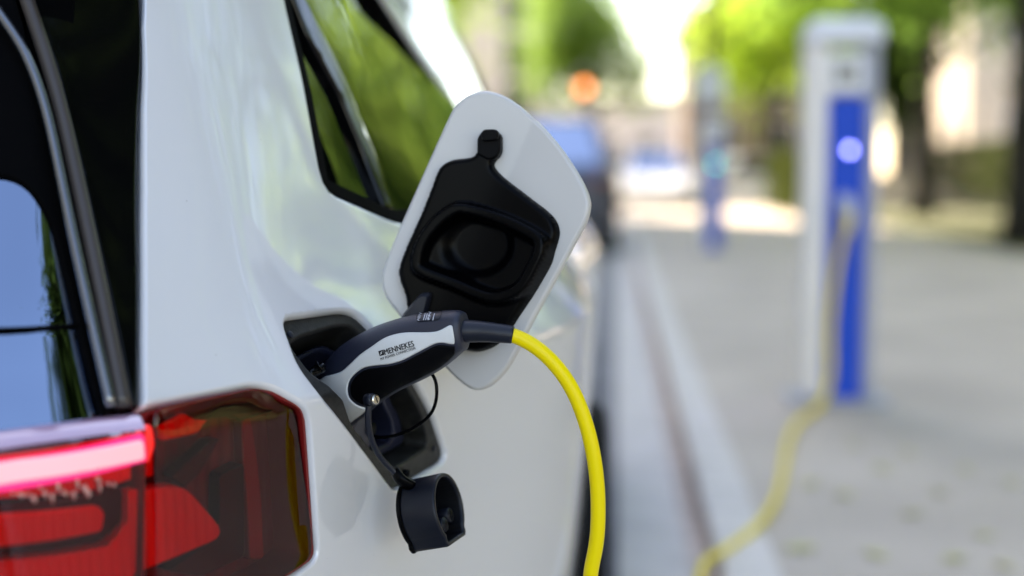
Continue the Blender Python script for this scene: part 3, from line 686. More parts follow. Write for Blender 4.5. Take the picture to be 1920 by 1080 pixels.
# --- wheels
def wheel(x, Y, r=.325, w=.215, side=1, parent=None):
    W = thing('wheel', '', ''); del W['label'], W['category']; W.parent = parent
    def rev(pr, n=40):
        rings = [[(x+side*a, Y+q*math.cos(k/n*2*math.pi), r+.0+q*math.sin(k/n*2*math.pi)) for k in range(n)] for a, q in pr]; return rings
    b = MB(); b.loft(rev([(-w/2, r*.68), (-w/2, r*.93), (-w/2+.015, r*.985), (-w/2+.03, r), (w/2-.03, r), (w/2-.015, r*.985), (w/2, r*.93), (w/2+.004, r*.80), (w/2-.004, r*.68)]), caps=False); b.build('tyre', 'tyre', W, smooth=True)
    b = MB(); b.loft(rev([(-w/2, r*.68), (w/2-.006, r*.69), (w/2-.012, r*.64), (w/2-.05, r*.60), (w/2-.06, .02)]), caps=False); b.build('rim', 'rim', W, smooth=True)
    b = MB(); b.loft(rev([(w/2-.055, .062), (w/2-.012, .058), (w/2-.008, .045), (w/2-.008, .004)], 20), caps=True); b.build('hub', 'rim', W, smooth=True)
    for k in range(5):
        a = k/5*2*math.pi; b = MB(); c, s_ = math.cos(a), math.sin(a)
        prs = [(.052, .030), (r*.63, .022)]
        rings = []
        for d_, hw_ in prs:
            rings.append([(x+side*(w/2-ox), Y+d_*c-v*s_, r+d_*s_+v*c) for ox, v in ((.012, -hw_), (.012, hw_), (.05, hw_), (.05, -hw_))])
        b.loft(rings); b.build('spoke', 'rim', W)
    return W
for Yw in (RAX, FAX):
    wheel(-.118 if Yw < 3 else -.165, Yw, parent=car, side=1, r=.30); wheel(-1.782, Yw, r=.30, parent=car, side=-1)
# ================================================================== CHARGING CABLE with its plug
chg = thing('charging_cable', 'yellow charging cable with black and white plug in the white car', 'charging cable')
ST = [((566, 722), (640, 822), 1.300), ((588, 704), (663, 797), 1.284), ((606, 686), (678, 785), 1.272), ((632, 656), (698, 768), 1.258), ((666, 631), (718, 752), 1.246), ((708, 610), (750, 732), 1.234),
      ((756, 595), (793, 712), 1.222), ((804, 586), (832, 689), 1.212), ((848, 582), (858, 667), 1.204), ((861, 583), (867, 660), 1.202)]
def plug_rings(n=48, ex=2.4):
    tk_ = np.arange(len(ST), dtype=float); q = np.linspace(0, len(ST)-1, 46); M = spline_matrix(tk_, q)
    A = M@np.array([pt(*s[0], s[2]) for s in ST]); B = M@np.array([pt(*s[1], s[2]) for s in ST]); out = []
    C_ = (A+B)/2; T = np.gradient(C_, axis=0); T /= np.linalg.norm(T, axis=1)[:, None]
    for i in range(len(q)):
        u = (A[i]-B[i])/2; hh = np.linalg.norm(u); un = u/hh; t_ = T[i]-un*np.dot(T[i], un); t_ /= np.linalg.norm(t_); w = np.cross(un, t_)
        dep = min(hh*.92, .0265); ring = []
        for k in range(n):
            a = k/n*2*math.pi; c, s_ = math.cos(a), math.sin(a)
            ring.append(C_[i]+u*np.sign(c)*abs(c)**(2/ex)+w*dep*np.sign(s_)*abs(s_)**(2/ex))
        out.append(ring)
    last = out[-1]; cc = np.mean(last, axis=0); dn = T[-1]
    out.append([cc+(p-cc)*.93+dn*.003 for p in last]); out.append([cc+(p-cc)*.80+dn*.004 for p in last])
    return out
PR = plug_rings()
b = MB(); b.loft([[tuple(p) for p in r] for r in PR]); plug = b.build('plug_handle', 'handle_navy', chg, smooth=True)
plug['label'] = 'dark charging plug handle with a white inlay and printed lettering'
PV = np.array([v.co[:] for v in plug.data.vertices]); PB = BVHTree.FromPolygons(PV.tolist(), [tuple(p.vertices) for p in plug.data.polygons])
pcen = PV.mean(0)
class PlugSurf:
    def __init__(s, off=0.): s.off = off
    def __call__(s, V):
        P = np.zeros((len(V), 3)); N = np.zeros((len(V), 3))
        for i, d in enumerate(rays(V)):
            h = PB.ray_cast(Vector(CAM), Vector(d), 5)
            if h[0] is None or h[3] > 1.42:
                h = PB.find_nearest(Vector(CAM+d*1.235))
            n = np.array(h[1]); n = n if n@d < 0 else -n
            P[i] = h[0]; N[i] = n
        return P+N*s.off, N
SHELL = [(560, 742), (585, 722), (608, 706), (622, 702.5), (640, 696), (656, 682.5), (674.6, 665), (697.5, 649), (720, 634), (743, 626), (766, 623), (800.6, 623), (821, 620.5), (835, 613.8), (844, 609.7), (848.5, 612.5), (852.5, 638), (851.5, 645), (844, 645.4), (830, 643), (816.6, 644.5), (800.6, 652), (777.7, 664), (754.8, 675.7), (731.9, 682.6), (702, 686), (683.7, 689.5), (670, 697.5), (658.5, 709), (652.8, 722.7), (652.8, 738.7), (658.5, 750), (670, 759), (683.7, 764), (691, 763), (684, 772), (676, 779), (664, 788), (640, 806), (622, 812)]
panel('side_shell', PlugSurf(.0009), smooth_poly(SHELL, (0, 34, 39)), 'shell_white', plug, step=7, bstep=3, r=3.0, rm=.0012, eps=1e-4)
GRIP = [(853, 649), (846, 648.5), (830, 646.5), (817, 647.5), (802, 655), (779, 667), (756, 679), (732.5, 685.8), (703, 689.3), (685, 693), (673, 700), (662, 711), (656.2, 723.5), (656.2, 737.5), (661, 747.5), (672, 756), (684, 760.5), (700, 758), (720, 746), (750, 728), (790, 709), (830, 687), (854, 664)]
panel('grip_inlay', PlugSurf(.0006), smooth_poly(GRIP, (0, 22)), 'grip_black', plug, step=8, bstep=3, r=3.0, rm=.001, eps=1e-4)
def lettering(name, text, quad, surf, m, parent, bold=.012, spacing=1.):
    """flat print: text laid between quad = (bottom left, bottom right, cap height in px at both ends)"""
    cu = bpy.data.curves.new(name, 'FONT'); cu.body = text; cu.size = 1; cu.space_character = spacing; cu.resolution_u = 3
    to = bpy.data.objects.new(name, cu); COL.objects.link(to)
    me = bpy.data.meshes.new_from_object(to.evaluated_get(bpy.context.evaluated_depsgraph_get())); bpy.data.objects.remove(to); bpy.data.curves.remove(cu)
    co = np.array([v.co[:2] for v in me.vertices]); lo, hi = co.min(0), co.max(0); s = (co-lo)/(hi-lo)
    (p0, p1, h0, h1) = quad; p0, p1 = np.array(p0, float), np.array(p1, float); ax = (p1-p0)/np.linalg.norm(p1-p0); nrm = np.array([ax[1], -ax[0]])
    P2 = p0+(p1-p0)*s[:, :1]+nrm*(s[:, 1:]*(h0+(h1-h0)*s[:, :1])); P3, N3 = surf(P2)
    F3 = [tuple(p.vertices) for p in me.polygons]
    for q, sh in enumerate(((-.5, 0), (.5, 0), (0, .3)) if bold else ()):
        Pq, Nq = surf(P2+np.array(sh)*bold); nv = len(me.vertices); P3 = np.concatenate([P3, Pq+Nq*.00003*(q+1)]); N3 = np.concatenate([N3, Nq]); F3 = F3+[tuple(i+nv*(q+1) for i in p.vertices) for p in me.polygons]
    o = link(name, P3, F3, m, parent, normals=N3); bpy.data.meshes.remove(me); return o
lettering('lettering', 'MENNEKES', ((723.5, 665), (778, 648.5), 10.2, 10.6), PlugSurf(.0012), 'print_black', plug, .9, 1.04)
lettering('lettering', 'MY POWER CONNECTION', ((715.8, 675.2), (780, 654.2), 4.6, 4.8), PlugSurf(.0012), 'print_black', plug, .35, 1.06)
# square emblem with a white lightning stroke
LOGO = [(710.8, 658.2), (719.6, 655.4), (722.4, 664.6), (713.4, 667.3)]
panel('emblem', PlugSurf(.0012), LOGO, 'print_black', plug, step=4, bstep=3, eps=1e-4)
panel('emblem_stroke', PlugSurf(.0014), [(719.2, 657.2), (716.9, 661.5), (718.6, 661.6), (714.2, 665.6), (715.9, 661.9), (714.3, 661.6)], 'shell_white', plug, step=4, bstep=3, eps=1e-4)
PLATE = rounded([(781, 592.5), (786, 587.5), (828, 583.5), (829, 586), (826, 597), (822, 600.5), (786, 604.5), (781.5, 602)], 2.5, 3)
panel('label_recess', PlugSurf(.0005), PLATE, 'grip_black', plug, [(PLATE-PLATE.mean(0))*[.965, .90]+PLATE.mean(0)], step=5, bstep=2.5, eps=1e-4)
panel('label_plate', PlugSurf(.0003), (PLATE-PLATE.mean(0))*[.965, .90]+PLATE.mean(0), 'boot_black', plug, step=5, bstep=3, eps=1e-4)
lettering('lettering', 'MEN', ((787, 602.5), (791, 589.5), 4.6, 4.6), PlugSurf(.0009), 'print_white', plug, 0.)
lettering('lettering', 'EN', ((806.5, 600.5), (809.5, 587.5), 5.2, 5.2), PlugSurf(.0009), 'print_white', plug, 0.)
for x in (794, 798, 802.5, 811.5):
    panel('print_line', PlugSurf(.0009), [(x, 601.5), (x+3.2, 589), (x+4.6, 589), (x+1.4, 601.5)], 'print_white', plug, step=4, bstep=4, eps=1e-4)
# screw on its black eyelet
c = np.array(pt(704, 749, 1.197)); ax = crt*.75-cfw*.62+cup*.1; ax /= np.linalg.norm(ax)
b = MB(); b.tube([c-ax*.010, c-ax*.003, c-ax*.002], [.0056, .0056, .005], 20); b.build('eyelet', 'boot_black', plug, smooth=True)
b = MB(); b.tube([c-ax*.003, c+ax*.0005, c+ax*.0013], [.0044, .0044, .0032], 24); sc_ = b.build('screw', 'steel', plug, smooth=False)
e1 = np.cross(ax, cup); e1 /= np.linalg.norm(e1); e2 = np.cross(e1, ax); q = c+ax*.0016
b = MB(); sl_ = (e1*.35+e2*.94); s2 = np.cross(ax, sl_); b.loft([[tuple(q+sl_*a*.003+s2*b_*.0005-ax*d) for a, b_ in ((-1, -1), (1, -1), (1, 1), (-1, 1))] for d in (.0006, 0)]); b.build('screw_slot', 'print_black', plug)
# boot and sheath
BP = [(862, 621, 1.203), (875, 621, 1.202), (900, 621.5, 1.201), (930, 624, 1.199), (956, 627, 1.198), (962, 628, 1.198)]
bp = np.array([pt(*p) for p in BP]); b = MB(); b.tube(smooth_path(bp, 20), np.interp(np.linspace(0, 1, 20), [0, .1, .9, .96, 1], [.0096, .0100, .0078, .0080, .0070]), 24); b.build('cable_boot', 'boot_black', chg, smooth=True)
Q = [pt(952, 626.5, 1.198), pt(966, 630.5, 1.198), pt(1000, 648, 1.197), pt(1036, 679, 1.197), pt(1068, 722, 1.198), pt(1092, 775, 1.199), pt(1109, 835, 1.20), pt(1119, 900, 1.202), pt(1121.5, 960, 1.204), pt(1117, 1025, 1.207), pt(1106, 1095, 1.212)]
low = [(-.01, 1.25, .50), (-.015, 1.36, .28), (.02, 1.60, .10), (.10, 2.0, .02), (.16, 2.6, .013), (.19, 3.05, .014)]
KH = .10
g = [gpt(1312, 1083, KH+.012), gpt(1350, 1036, KH+.011), gpt(1420, 985, KH+.011), gpt(1458, 925, KH+.011), gpt(1470, 870, KH+.011), gpt(1482, 815, KH+.011), gpt(1512, 778, KH+.012)]
PY = 5.55
post_up = [pt(1545, 748, 5.38), pt(1557, 700, PY-.12), pt(1557, 640, PY-.09), pt(1561, 570, PY-.09), pt(1570, 500, PY-.10), pt(1583, 440, PY-.14), pt(1590, 405, PY-.13), pt(1588, 388, PY-.07)]
path = smooth_path(np.concatenate([Q, low, g, post_up]), 420)
rad = np.interp(np.arange(420), [0, 150, 260, 419], [.0063, .0068, .0105, .0135])
rings = tube_rings(path, rad, 25, up=(1, 0, 0))
L_ = np.r_[0, np.cumsum(np.linalg.norm(np.diff(path, axis=0), axis=1))]
v = []; uv = []; fc = []
for i, r_ in enumerate(rings):
    a = np.arange(25)/24*2*math.pi
    T_ = path[min(i+1, 419)]-path[max(i-1, 0)]; T_ /= np.linalg.norm(T_)
    base = (r_[0]-path[i]); base /= np.linalg.norm(base); w_ = np.cross(T_, base)
    for k in range(25): v.append(path[i]+rad[i]*(math.cos(a[k])*base+math.sin(a[k])*w_)); uv.append((k/24, L_[i]))
for i in range(419):
    for k in range(24): fc.append((i*25+k, i*25+k+1, (i+1)*25+k+1, (i+1)*25+k))
link('cable_sheath', v, fc, 'cable_yellow', chg, smooth=True, uvs=uv)
e = np.array(post_up[-1]); b = MB(); b.tube(smooth_path([e+[0, -.045, -.10], e+[0, -.04, -.03], e+[0, 0, .01], e+[0, .075, .03]], 16), np.interp(np.linspace(0, 1, 16), [0, .3, 1], [.014, .026, .028]), 16); b.build('post_plug', 'shell_white', chg, smooth=True)
# ================================================================== SETTING
def sheet(name, x0, x1, y0, y1, z, m, n=1):
    b = MB(); b.add([(x0, y0, z), (x1, y0, z), (x1, y1, z), (x0, y1, z)], [(0, 1, 2, 3)]); return struct(b.build(name, m))
sheet('ground', -400, 400, -300, 600, -.02, 'earth')
sheet('road', -7.2, .06, -60, 40, -.004, 'asphalt')
sheet('cross_road', -60, 60, 36, 43, 0.0, 'plaza')
gt = MB(); gt.box((.106, 3, .005), (.176, 66, .05)); struct(gt.build('gutter', 'gutter'))
KX0, KX1 = .248, .385
kerb = thing('kerb', '', ''); del kerb['label'], kerb['category']; kerb['kind'] = 'structure'
kb = MB(); kb.box((.22, 3, .0), (.052, 66, .05)); kb.box(((KX0+KX1)/2-.002, 3, .03), (KX1-KX0-.004, 66, .12)); kb.build('kerb_bed', 'kerb_dirt', kerb)
ks = MB(); ks.box((0, 0, 0), (KX1-KX0, .985, .06), .008); first = ks.build('kerb_stone', 'kerb_stone', kerb); first.location = ((KX0+KX1)/2+.004, -4.5, .072)
for i in range(1, 40):
    c = first.copy(); COL.objects.link(c); c.parent = kerb; c.location = ((KX0+KX1)/2+.004+random.uniform(-.002, .002), -4.5+i, .072+random.uniform(-.002, .002))
pv = MB(); pv.box((2.4, 3, .045), (4.05, 66, .106)); struct(pv.build('pavement', 'pavement'))
sheet('lawn', 4.43, 13, -30, 36, .055, 'lawn')
# ---- charging posts
def post(x, y, label, lamp='led_blue'):
    P = thing('charging_post', label, 'charging post', 'charging posts along the pavement', (x, y, KH)); P.scale = (.95, 1, .95)
    def at(b, name, m, parent=P): o = b.build(name, m, parent); return o
    b = MB(); b.box((0, 0, .01), (.40, .30, .02), .006); at(b, 'base_plate', 'post_grey')
    b = MB(); b.box((-.105, 0, .74), (.092, .20, 1.44), .02); at(b, 'side_panel', 'post_silver')
    b = MB(); b.box((.115, .0, .74), (.054, .20, 1.44), .02); at(b, 'side_panel', 'post_grey')
    b = MB(); b.box((.014, -.004, .63), (.144, .19, 1.22), .006); bp_ = at(b, 'front_panel', 'post_blue')
    b = MB(); b.box((.014, .002, 1.335), (.144, .19, .16), .008); at(b, 'display_head', 'post_white')
    b = MB(); b.box((.008, -.0905, 1.335), (.09, .006, .07), .002); at(b, 'screen', 'pane')
    b = MB(); b.loft([[(sx*.15, sy*.10, 1.46) for sx, sy in ((-1, -1), (1, -1), (1, 1), (-1, 1))], [(sx*.155, sy*.105, 1.475) for sx, sy in ((-1, -1), (1, -1), (1, 1), (-1, 1))], [(sx*.15, sy*.10, 1.53) for sx, sy in ((-1, -1), (1, -1), (1, 1), (-1, 1))], [(sx*.11, sy*.07, 1.56) for sx, sy in ((-1, -1), (1, -1), (1, 1), (-1, 1))]]); at(b, 'top_cap', 'post_white')
    b = MB(); b.tube([(.025, -.072, 1.03), (.025, -.095, 1.03), (.025, -.1, 1.03)], [.017, .017, .013], 20); at(b, 'indicator_lamp', lamp)
    b = MB(); b.tube([(.008, -.07, .80), (.008, -.092, .80), (.008, -.093, .80), (.008, -.08, .80)], [.045, .045, .036, .034], 24); at(b, 'socket', 'rubber')
    b = MB(); b.box((.008, -.082, .93), (.07, .012, .035), .003); at(b, 'card_reader', 'post_grey')
    return P
pp = gpt(1562, 752, KH); PX, PYY = pp[0], pp[1]
post(PX+.012, PY+.08, 'tall silver and blue charging post with a yellow cable plugged into its front')
post(1.12, 16.3, 'farther silver and blue charging post down the pavement beyond the first one', 'lamp_green')
# ---- fallen leaves on the pavement
for i, (x, y) in enumerate([(1710, 965), (1790, 1050), (1845, 1005), (1580, 930), (1655, 880), (1600, 835), (1810, 880), (1895, 905), (1500, 1030), (1880, 1062), (1700, 850), (1760, 925), (1520, 910), (1640, 1040)]):
    p = gpt(x, y, KH); a = random.uniform(0, 6.28); s = random.uniform(.028, .045); v_ = []
    for k, (u, w_) in enumerate(((-1, 0), (-.5, .42), (.1, .5), (.6, .3), (1, 0), (.6, -.3), (.1, -.5), (-.5, -.42))):
        v_.append((s*(u*math.cos(a)-w_*math.sin(a)), s*(u*math.sin(a)+w_*math.cos(a)), .003+.007*abs(w_)*2*random.random()))
    v_.append((0, 0, .002)); o = link('fallen_leaf', v_, [(k, (k+1) % 8, 8) for k in range(8)], 'dry_leaf'); o.location = (p[0], p[1], KH-.0); tag(o, 'small dry yellowish leaf lying on the grey pavement beside the charging post', 'leaf', 'fallen leaves on the pavement')
# ---- trees
def leaves(n, c, r, size, seed, clumps=14, flat=.8):
    g = np.random.default_rng(seed); cc = g.normal(size=(clumps, 3)); cc /= np.linalg.norm(cc, axis=1)[:, None]; cc *= (g.random(clumps)**.45)[:, None]
    k = g.integers(0, clumps, n); p = cc[k]*.72+g.normal(size=(n, 3))*.19*(.6+.8*g.random(n))[:, None]
    p = np.array(c)+p*np.array(r); a = g.normal(size=(n, 3)); a /= np.linalg.norm(a, axis=1)[:, None]; b_ = g.normal(size=(n, 3)); b_ -= a*(a*b_).sum(1)[:, None]; b_ /= np.linalg.norm(b_, axis=1)[:, None]
    s = size*(.6+.8*g.random(n))[:, None]; v = np.stack([p-a*s, p+b_*s*.45, p+a*s, p-b_*s*.45], 1).reshape(-1, 3); f = np.arange(4*n).reshape(-1, 4)
    return v, f
def tree(x, y, h, tr, cr, cz, label, m, n=5000, size=.10, seed=1, group='street trees', z0=KH, lean=(0, 0), cx=(0, 0)):
    T = thing('tree', label, 'tree', group, (x, y, z0)); g = random.Random(seed); b = MB()
    top = (lean[0], lean[1], h); b.tube(smooth_path([(0, 0, -.05), (lean[0]*.2, 0, h*.3), (lean[0]*.5, lean[1]*.5, h*.65), top], 14), np.linspace(tr*1.15, tr*.45, 14)*np.r_[1.25, np.ones(13)], 12)
    for k in range(7):
        a = k*2.4+g.random(); z_ = h*(.5+.07*k); L = cr[0]*.75; s_ = (lean[0]*.5, lean[1]*.5, z_)
        b.tube(smooth_path([s_, (s_[0]+math.cos(a)*L*.5, s_[1]+math.sin(a)*L*.5, z_+L*.35), (s_[0]+math.cos(a)*L, s_[1]+math.sin(a)*L, z_+L*.55)], 8), np.linspace(tr*.4, tr*.08, 8), 7)
    b.build('trunk', 'bark', T, smooth=True)
    v, f = leaves(n, (cx[0], cx[1], cz), cr, size, seed, 26); link('crown', v, f, m, T)
    return T
tree(5.2, 18.6, 5.5, .20, (4.2, 4.2, 2.5), 5.0, 'dark trunked tree on the grass at the right edge, nearest of the visible row', 'leaf_mid', 8000, .13, 2)
tree(6.4, 30.0, 5.5, .22, (4.4, 4.6, 3.0), 5.8, 'second dark trunked tree on the grass between the blue post and the cream building', 'leaf_green', 9000, .14, 3)
tree(4.7, 43.8, 5.0, .2, (3.8, 3.4, 3.2), 5.6, 'bright yellow green tree beyond the cross road behind the white cars', 'leaf_lime', 5500, .15, 4)
tree(-.7, 50, 4.4, .18, (3.0, 2.6, 3.4), 5.7, 'round green tree in front of the pale building at the street end', 'leaf_mid', 7000, .15, 5)
tree(-5.6, 38, 5.0, .2, (3.2, 3.2, 3.2), 6.0, 'lime green tree rising behind the roof edge of the white car', 'leaf_lime', 7000, .14, 6)
tree(5.6, 8.0, 5.5, .2, (3.6, 3.9, 2.2), 6.6, 'street tree on the grass mirrored in the side windows of the white car', 'leaf_green', 8000, .12, 7)
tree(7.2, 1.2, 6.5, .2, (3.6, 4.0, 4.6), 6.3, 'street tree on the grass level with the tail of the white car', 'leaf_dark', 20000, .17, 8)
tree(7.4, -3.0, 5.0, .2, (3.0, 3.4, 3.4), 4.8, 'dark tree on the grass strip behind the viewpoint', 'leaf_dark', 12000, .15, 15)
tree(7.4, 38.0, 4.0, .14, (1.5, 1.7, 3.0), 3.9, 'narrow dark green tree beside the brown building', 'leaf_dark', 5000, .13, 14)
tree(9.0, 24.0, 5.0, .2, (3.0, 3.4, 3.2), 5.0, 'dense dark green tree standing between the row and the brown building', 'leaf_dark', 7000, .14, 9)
tree(1.75, 26.0, 6.0, .10, (3.3, 3.0, 2.0), 7.0, 'slim tree overhanging the pavement beyond the second charging post', 'leaf_mid', 9000, .15, 10)
tree(12.2, 14.5, 5.0, .2, (3.2, 3.8, 3.6), 6.0, 'yellow green tree beyond the hedge mirrored in the quarter window', 'leaf_lime', 8000, .14, 11)
tree(11.4, 8.0, 5.0, .2, (2.6, 3.0, 3.6), 5.6, 'bushy green tree beyond the hedge near the pale low building', 'leaf_green', 8000, .14, 12)
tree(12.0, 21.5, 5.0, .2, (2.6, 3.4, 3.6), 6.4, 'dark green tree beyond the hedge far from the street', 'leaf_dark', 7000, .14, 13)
# hedges and low walls
def hedge(x0, x1, y0, y1, h, label, seed, m='leaf_hedge', n=5000):
    g = np.random.default_rng(seed); p = np.stack([g.uniform(x0, x1, n), g.uniform(y0, y1, n), KH+h*g.random(n)**.7], 1); a = g.normal(size=(n, 3)); a /= np.linalg.norm(a, axis=1)[:, None]; b_ = g.normal(size=(n, 3)); b_ -= a*(a*b_).sum(1)[:, None]; b_ /= np.linalg.norm(b_, axis=1)[:, None]
    s = .07*(.6+.8*g.random(n))[:, None]; v = np.stack([p-a*s, p+b_*s*.5, p+a*s, p-b_*s*.5], 1).reshape(-1, 3)
    H = thing('hedge', label, 'hedge', None, ((x0+x1)/2, (y0+y1)/2, KH)); v = v-np.array(H.location)
    link('hedge_leaves', v, np.arange(4*n).reshape(-1, 4), m, H)['kind'] = 'stuff'
    b = MB(); 
    for k in range(6): 
        t_ = (k+.5)/6; X_, Y_ = (x0+(x1-x0)*t_-H.location[0], y0+(y1-y0)*t_-H.location[1]); b.tube([(X_, Y_, 0), (X_, Y_, h*.6)], [.03, .01], 6)
    b.build('stems', 'bark', H)['kind'] = 'stuff'
    return H
hedge(3.4, 4.4, 26, 33, 1.35, 'olive green hedge beside the pavement to the right of the white cars', 21)
hedge(8.2, 9.2, 4, 40, 1.6, 'long low hedge along the far side of the grass strip', 22, n=14000)
# ---- buildings
def building(name, x0, x1, y0, y1, h, wall, label, face='front', cols=4, rows=3, ww=1.1, wh=1.6, roof=True):
    B = thing(name, label, 'building', None, ((x0+x1)/2, (y0+y1)/2, 0)); cx, cy = (x0+x1)/2, (y0+y1)/2
    b = MB(); b.box((0, 0, h/2), (x1-x0, y1-y0, h)); b.build('wall', wall, B)
    b = MB(); b.box((0, 0, h+.15), (x1-x0+.5, y1-y0+.5, .3), .05); b.build('cornice', 'grey_wall', B)
    if roof:
        hx, hy = (x1-x0)/2+.3, (y1-y0)/2+.3; b = MB(); b.add([(-hx, -hy, h+.3), (hx, -hy, h+.3), (hx, hy, h+.3), (-hx, hy, h+.3), (-hx*.4, 0, h+2.6), (hx*.4, 0, h+2.6)], [(0, 1, 5, 4), (1, 2, 5), (2, 3, 4, 5), (3, 0, 4)]); b.build('roof', 'roof_tile', B)
    fm = pm = None
    for f in face.split('+'):
        for r in range(rows):
            for c in range(cols):
                z = 1.9+r*(h-1.0)/rows
                if f == 'front': o = (-(x1-x0)/2+(c+.5)*(x1-x0)/cols, -(y1-y0)/2, z); rz = 0
                elif f == 'left': o = (-(x1-x0)/2, -(y1-y0)/2+(c+.5)*(y1-y0)/cols, z); rz = -math.pi/2
                else: o = ((x1-x0)/2, -(y1-y0)/2+(c+.5)*(y1-y0)/cols, z); rz = math.pi/2
                if fm is None:
                    q = MB()
                    for dx, dz, sx, sz in ((-ww/2, 0, .09, wh), (ww/2, 0, .09, wh), (0, wh/2+.045, ww+.09, .09), (0, -wh/2-.045, ww+.25, .09), (0, 0, .05, wh-.002)): q.box((dx, 0, dz), (sx, .12, sz))
                    fm = q.build('window', 'frame_white', B); q = MB(); q.box((0, -.025, 0), (ww-.09, .03, wh-.0)); pm = q.build('pane', 'pane', fm); w_, p_ = fm, pm
                else:
                    w_ = fm.copy(); COL.objects.link(w_); w_.parent = B; p_ = pm.copy(); COL.objects.link(p_); p_.parent = w_
                w_.location = o; w_.rotation_euler = (0, 0, rz)
    return B
building('building', 10.6, 24, 44, 56, 12, 'cream_wall', 'sunlit cream building between the two dark tree trunks on the right', 'front+left', 4, 3)
building('building', -16, -2.6, 58, 70, 8.5, 'pale_wall', 'pale building closing the street behind the round green tree', 'front', 5, 4)
building('building', -3.2, 4.6, 76, 84, 4.6, 'pale_wall', 'distant low beige building straight down the street beyond the trees', 'front', 4, 1, roof=False)
building('building', 2.6, 9.4, 52, 60, 6.0, 'brown_wall', 'low brown building behind the bright tree and the white cars', 'front', 3, 2)
building('building', -22, -9.0, -22, 42, 21, 'cream_wall', 'long grey building added for its shade on the far side of the street, hidden by the white car', 'right', 8, 6, 1.3, 1.9)  # unseen shade caster, length and height set to shadow car and pavement
building('building', 15, 26, -8, 30, 7, 'pale_wall', 'pale low building beyond the long hedge', 'left', 6, 2)
lw = MB(); lw.box((8.6, 37.5, .45), (4.6, .4, .9), .03); tag(lw.build('low_wall', 'cream_wall'), 'low cream garden wall in front of the cream building', 'wall')
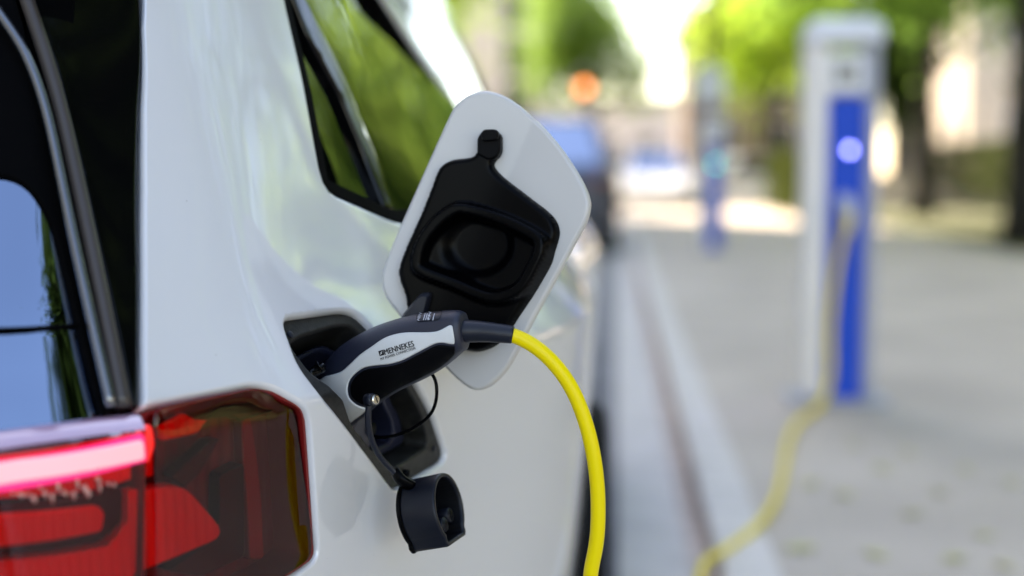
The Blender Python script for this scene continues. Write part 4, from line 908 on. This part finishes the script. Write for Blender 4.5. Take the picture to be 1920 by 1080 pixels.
# ---- cars beyond
def car_far(x, y, rz, paint, label, L=4.3, W=1.78, H=1.5, group=None, simple=False):
    C = thing('parked_car', label, 'car', group, (x, y, 0)); C.rotation_euler = (0, 0, rz)   # nose towards +y
    def sec(yy, zb, zm, w, t_=.06):
        hw = w/2; return [(-hw+.05, yy, zb), (hw-.05, yy, zb), (hw, yy, zb+.12), (hw, yy, zm-.10), (hw-.05, yy, zm), (-hw+.05, yy, zm), (-hw, yy, zm-.10), (-hw, yy, zb+.12)]
    h = L/2; k = H/1.5; b = MB(); b.loft([sec(-h, .35, .80*k, W*.86), sec(-h+.12, .25, .93*k, W*.95), sec(-h+.6, .22, .97*k, W), sec(.2, .22, .95*k, W), sec(h-1.1, .22, .90*k, W), sec(h-.3, .25, .80*k, W*.95), sec(h, .35, .66*k, W*.82)]); b.build('body', paint, C)
    def cab(yy, z, w): hw = w/2; return [(-hw, yy, z), (hw, yy, z)]
    b = MB(); z0, z1 = .93*k, H; y0, y1, y2, y3 = -h+.12, -h+.95, .25, h-1.15; wb, wt = W*.92, W*.72
    vv = [(-wb/2, y0, z0), (wb/2, y0, z0), (wb/2, y3, z0-.05), (-wb/2, y3, z0-.05), (-wt/2, y1, z1-.03), (wt/2, y1, z1-.03), (wt/2, y2, z1-.02), (-wt/2, y2, z1-.02), (-wt*.4, (y1+y2)/2, z1), (wt*.4, (y1+y2)/2, z1)]
    b.add(vv, [(0, 1, 5, 4), (1, 2, 6, 5), (2, 3, 7, 6), (3, 0, 4, 7), (4, 5, 9, 8), (5, 6, 9), (6, 7, 8, 9), (7, 4, 8)]); b.build('cabin', paint, C)
    def glass(a, b_, c, d, nm, s=.86, off=.008):
        P = np.array([vv[a], vv[b_], vv[c], vv[d]]); m_ = P.mean(0); n_ = np.cross(P[1]-P[0], P[2]-P[0]); n_ /= np.linalg.norm(n_); q = m_+(P-m_)*s
        g_ = MB(); g_.loft([[tuple(p-n_*.01) for p in q], [tuple(p+n_*off) for p in q]]); g_.build(nm, 'glass_rear' if nm != 'side_window' else 'glass_dark', C)
    glass(0, 1, 5, 4, 'rear_window'); glass(1, 2, 6, 5, 'side_window'); glass(2, 3, 7, 6, 'windscreen'); glass(3, 0, 4, 7, 'side_window')
    for sx in (-1, 1):
        q = MB(); q.box((sx*W*.38, -h+.05, .80*k), (.18, .14, .12), .03); q.build('tail_light', 'lamp_edge', C)
        q = MB(); q.box((sx*W*.33, h-.10, .62*k), (.34, .16, .13), .03); q.build('headlight', 'frame_white', C)
        q = MB(); q.box((sx*(W/2+.06), h-1.35, 1.0*k), (.16, .09, .12), .03); q.build('mirror', paint, C)
    q = MB(); q.box((0, -h-.005, .55), (.52, .02, .11)); q.build('number_plate', 'frame_white', C)
    q = MB(); q.box((0, -h+.02, .36), (W*.8, .1, .16), .03); q.build('bumper', 'signal_black', C)
    for sx in (-1, 1):
        for yy in (-h+.78, h-.85): 
            w_ = wheel(sx*(W/2-.10), yy, .33, .22, sx, C)
    return C
car_far(-.86, 18.8, 0, 'car_blue', 'dark car parked ahead of the white car with sky mirrored in its rear window', 4.4, 1.82, 1.66)
car_far(1.02, 36.2, math.pi, 'car_white', 'white car facing the viewpoint in the sun, left of the second charging post', 4.2, 1.76, 1.5, 'white cars in the sun')
car_far(3.15, 36.0, math.pi/2+.25, 'car_white', 'white car parked crossways in the sun, right of the second charging post', 4.2, 1.76, 1.35, 'white cars in the sun')
# ---- traffic signals whose lamps show as coloured discs
def signal(x, y, zl, lamp, lit, label, hpole):
    G = thing('traffic_signal', label, 'traffic signal', 'traffic signals at the crossing', (x, y, 0)); b = MB(); b.tube([(0, .12, 0), (0, .12, hpole)], .05, 10); b.build('pole', 'post_grey', G)
    b = MB(); b.box((0, 0, zl), (.28, .18, .86), .03); b.build('signal_head', 'signal_black', G)
    for k, nm in ((1, 'red'), (0, 'amber'), (-1, 'green')):
        on = nm == lit; b = MB(); b.tube([(0, -.085, zl+k*.26), (0, -.11, zl+k*.26), (0, -.118, zl+k*.26)], [.16, .16, .11], 18); b.build('signal_lamp', lamp if on else 'signal_black', G)
        b = MB(); b.tube([(0, -.08, zl+k*.26+.085), (0, -.2, zl+k*.26+.075)], [.05, .045], 10, flat=.12, up=(0, 0, 1)); b.build('lamp_hood', 'signal_black', G)
    return G
a = pt(1095, 165, 41); signal(a[0], a[1], a[2], 'lamp_amber', 'amber', 'traffic signal showing amber in front of the round green tree', a[2]+.6)
# parking sign behind the second post
sg = thing('parking_sign', 'blue parking sign on a grey pole near the second charging post', 'sign', None, (1.35, 20.5, KH)); b = MB(); b.tube([(0, 0, 0), (0, 0, 2.45)], .03, 10); b.build('pole', 'post_grey', sg)
b = MB(); b.box((0, -.04, 2.1), (.42, .015, .5), .004); b.build('sign_plate', 'post_white', sg);
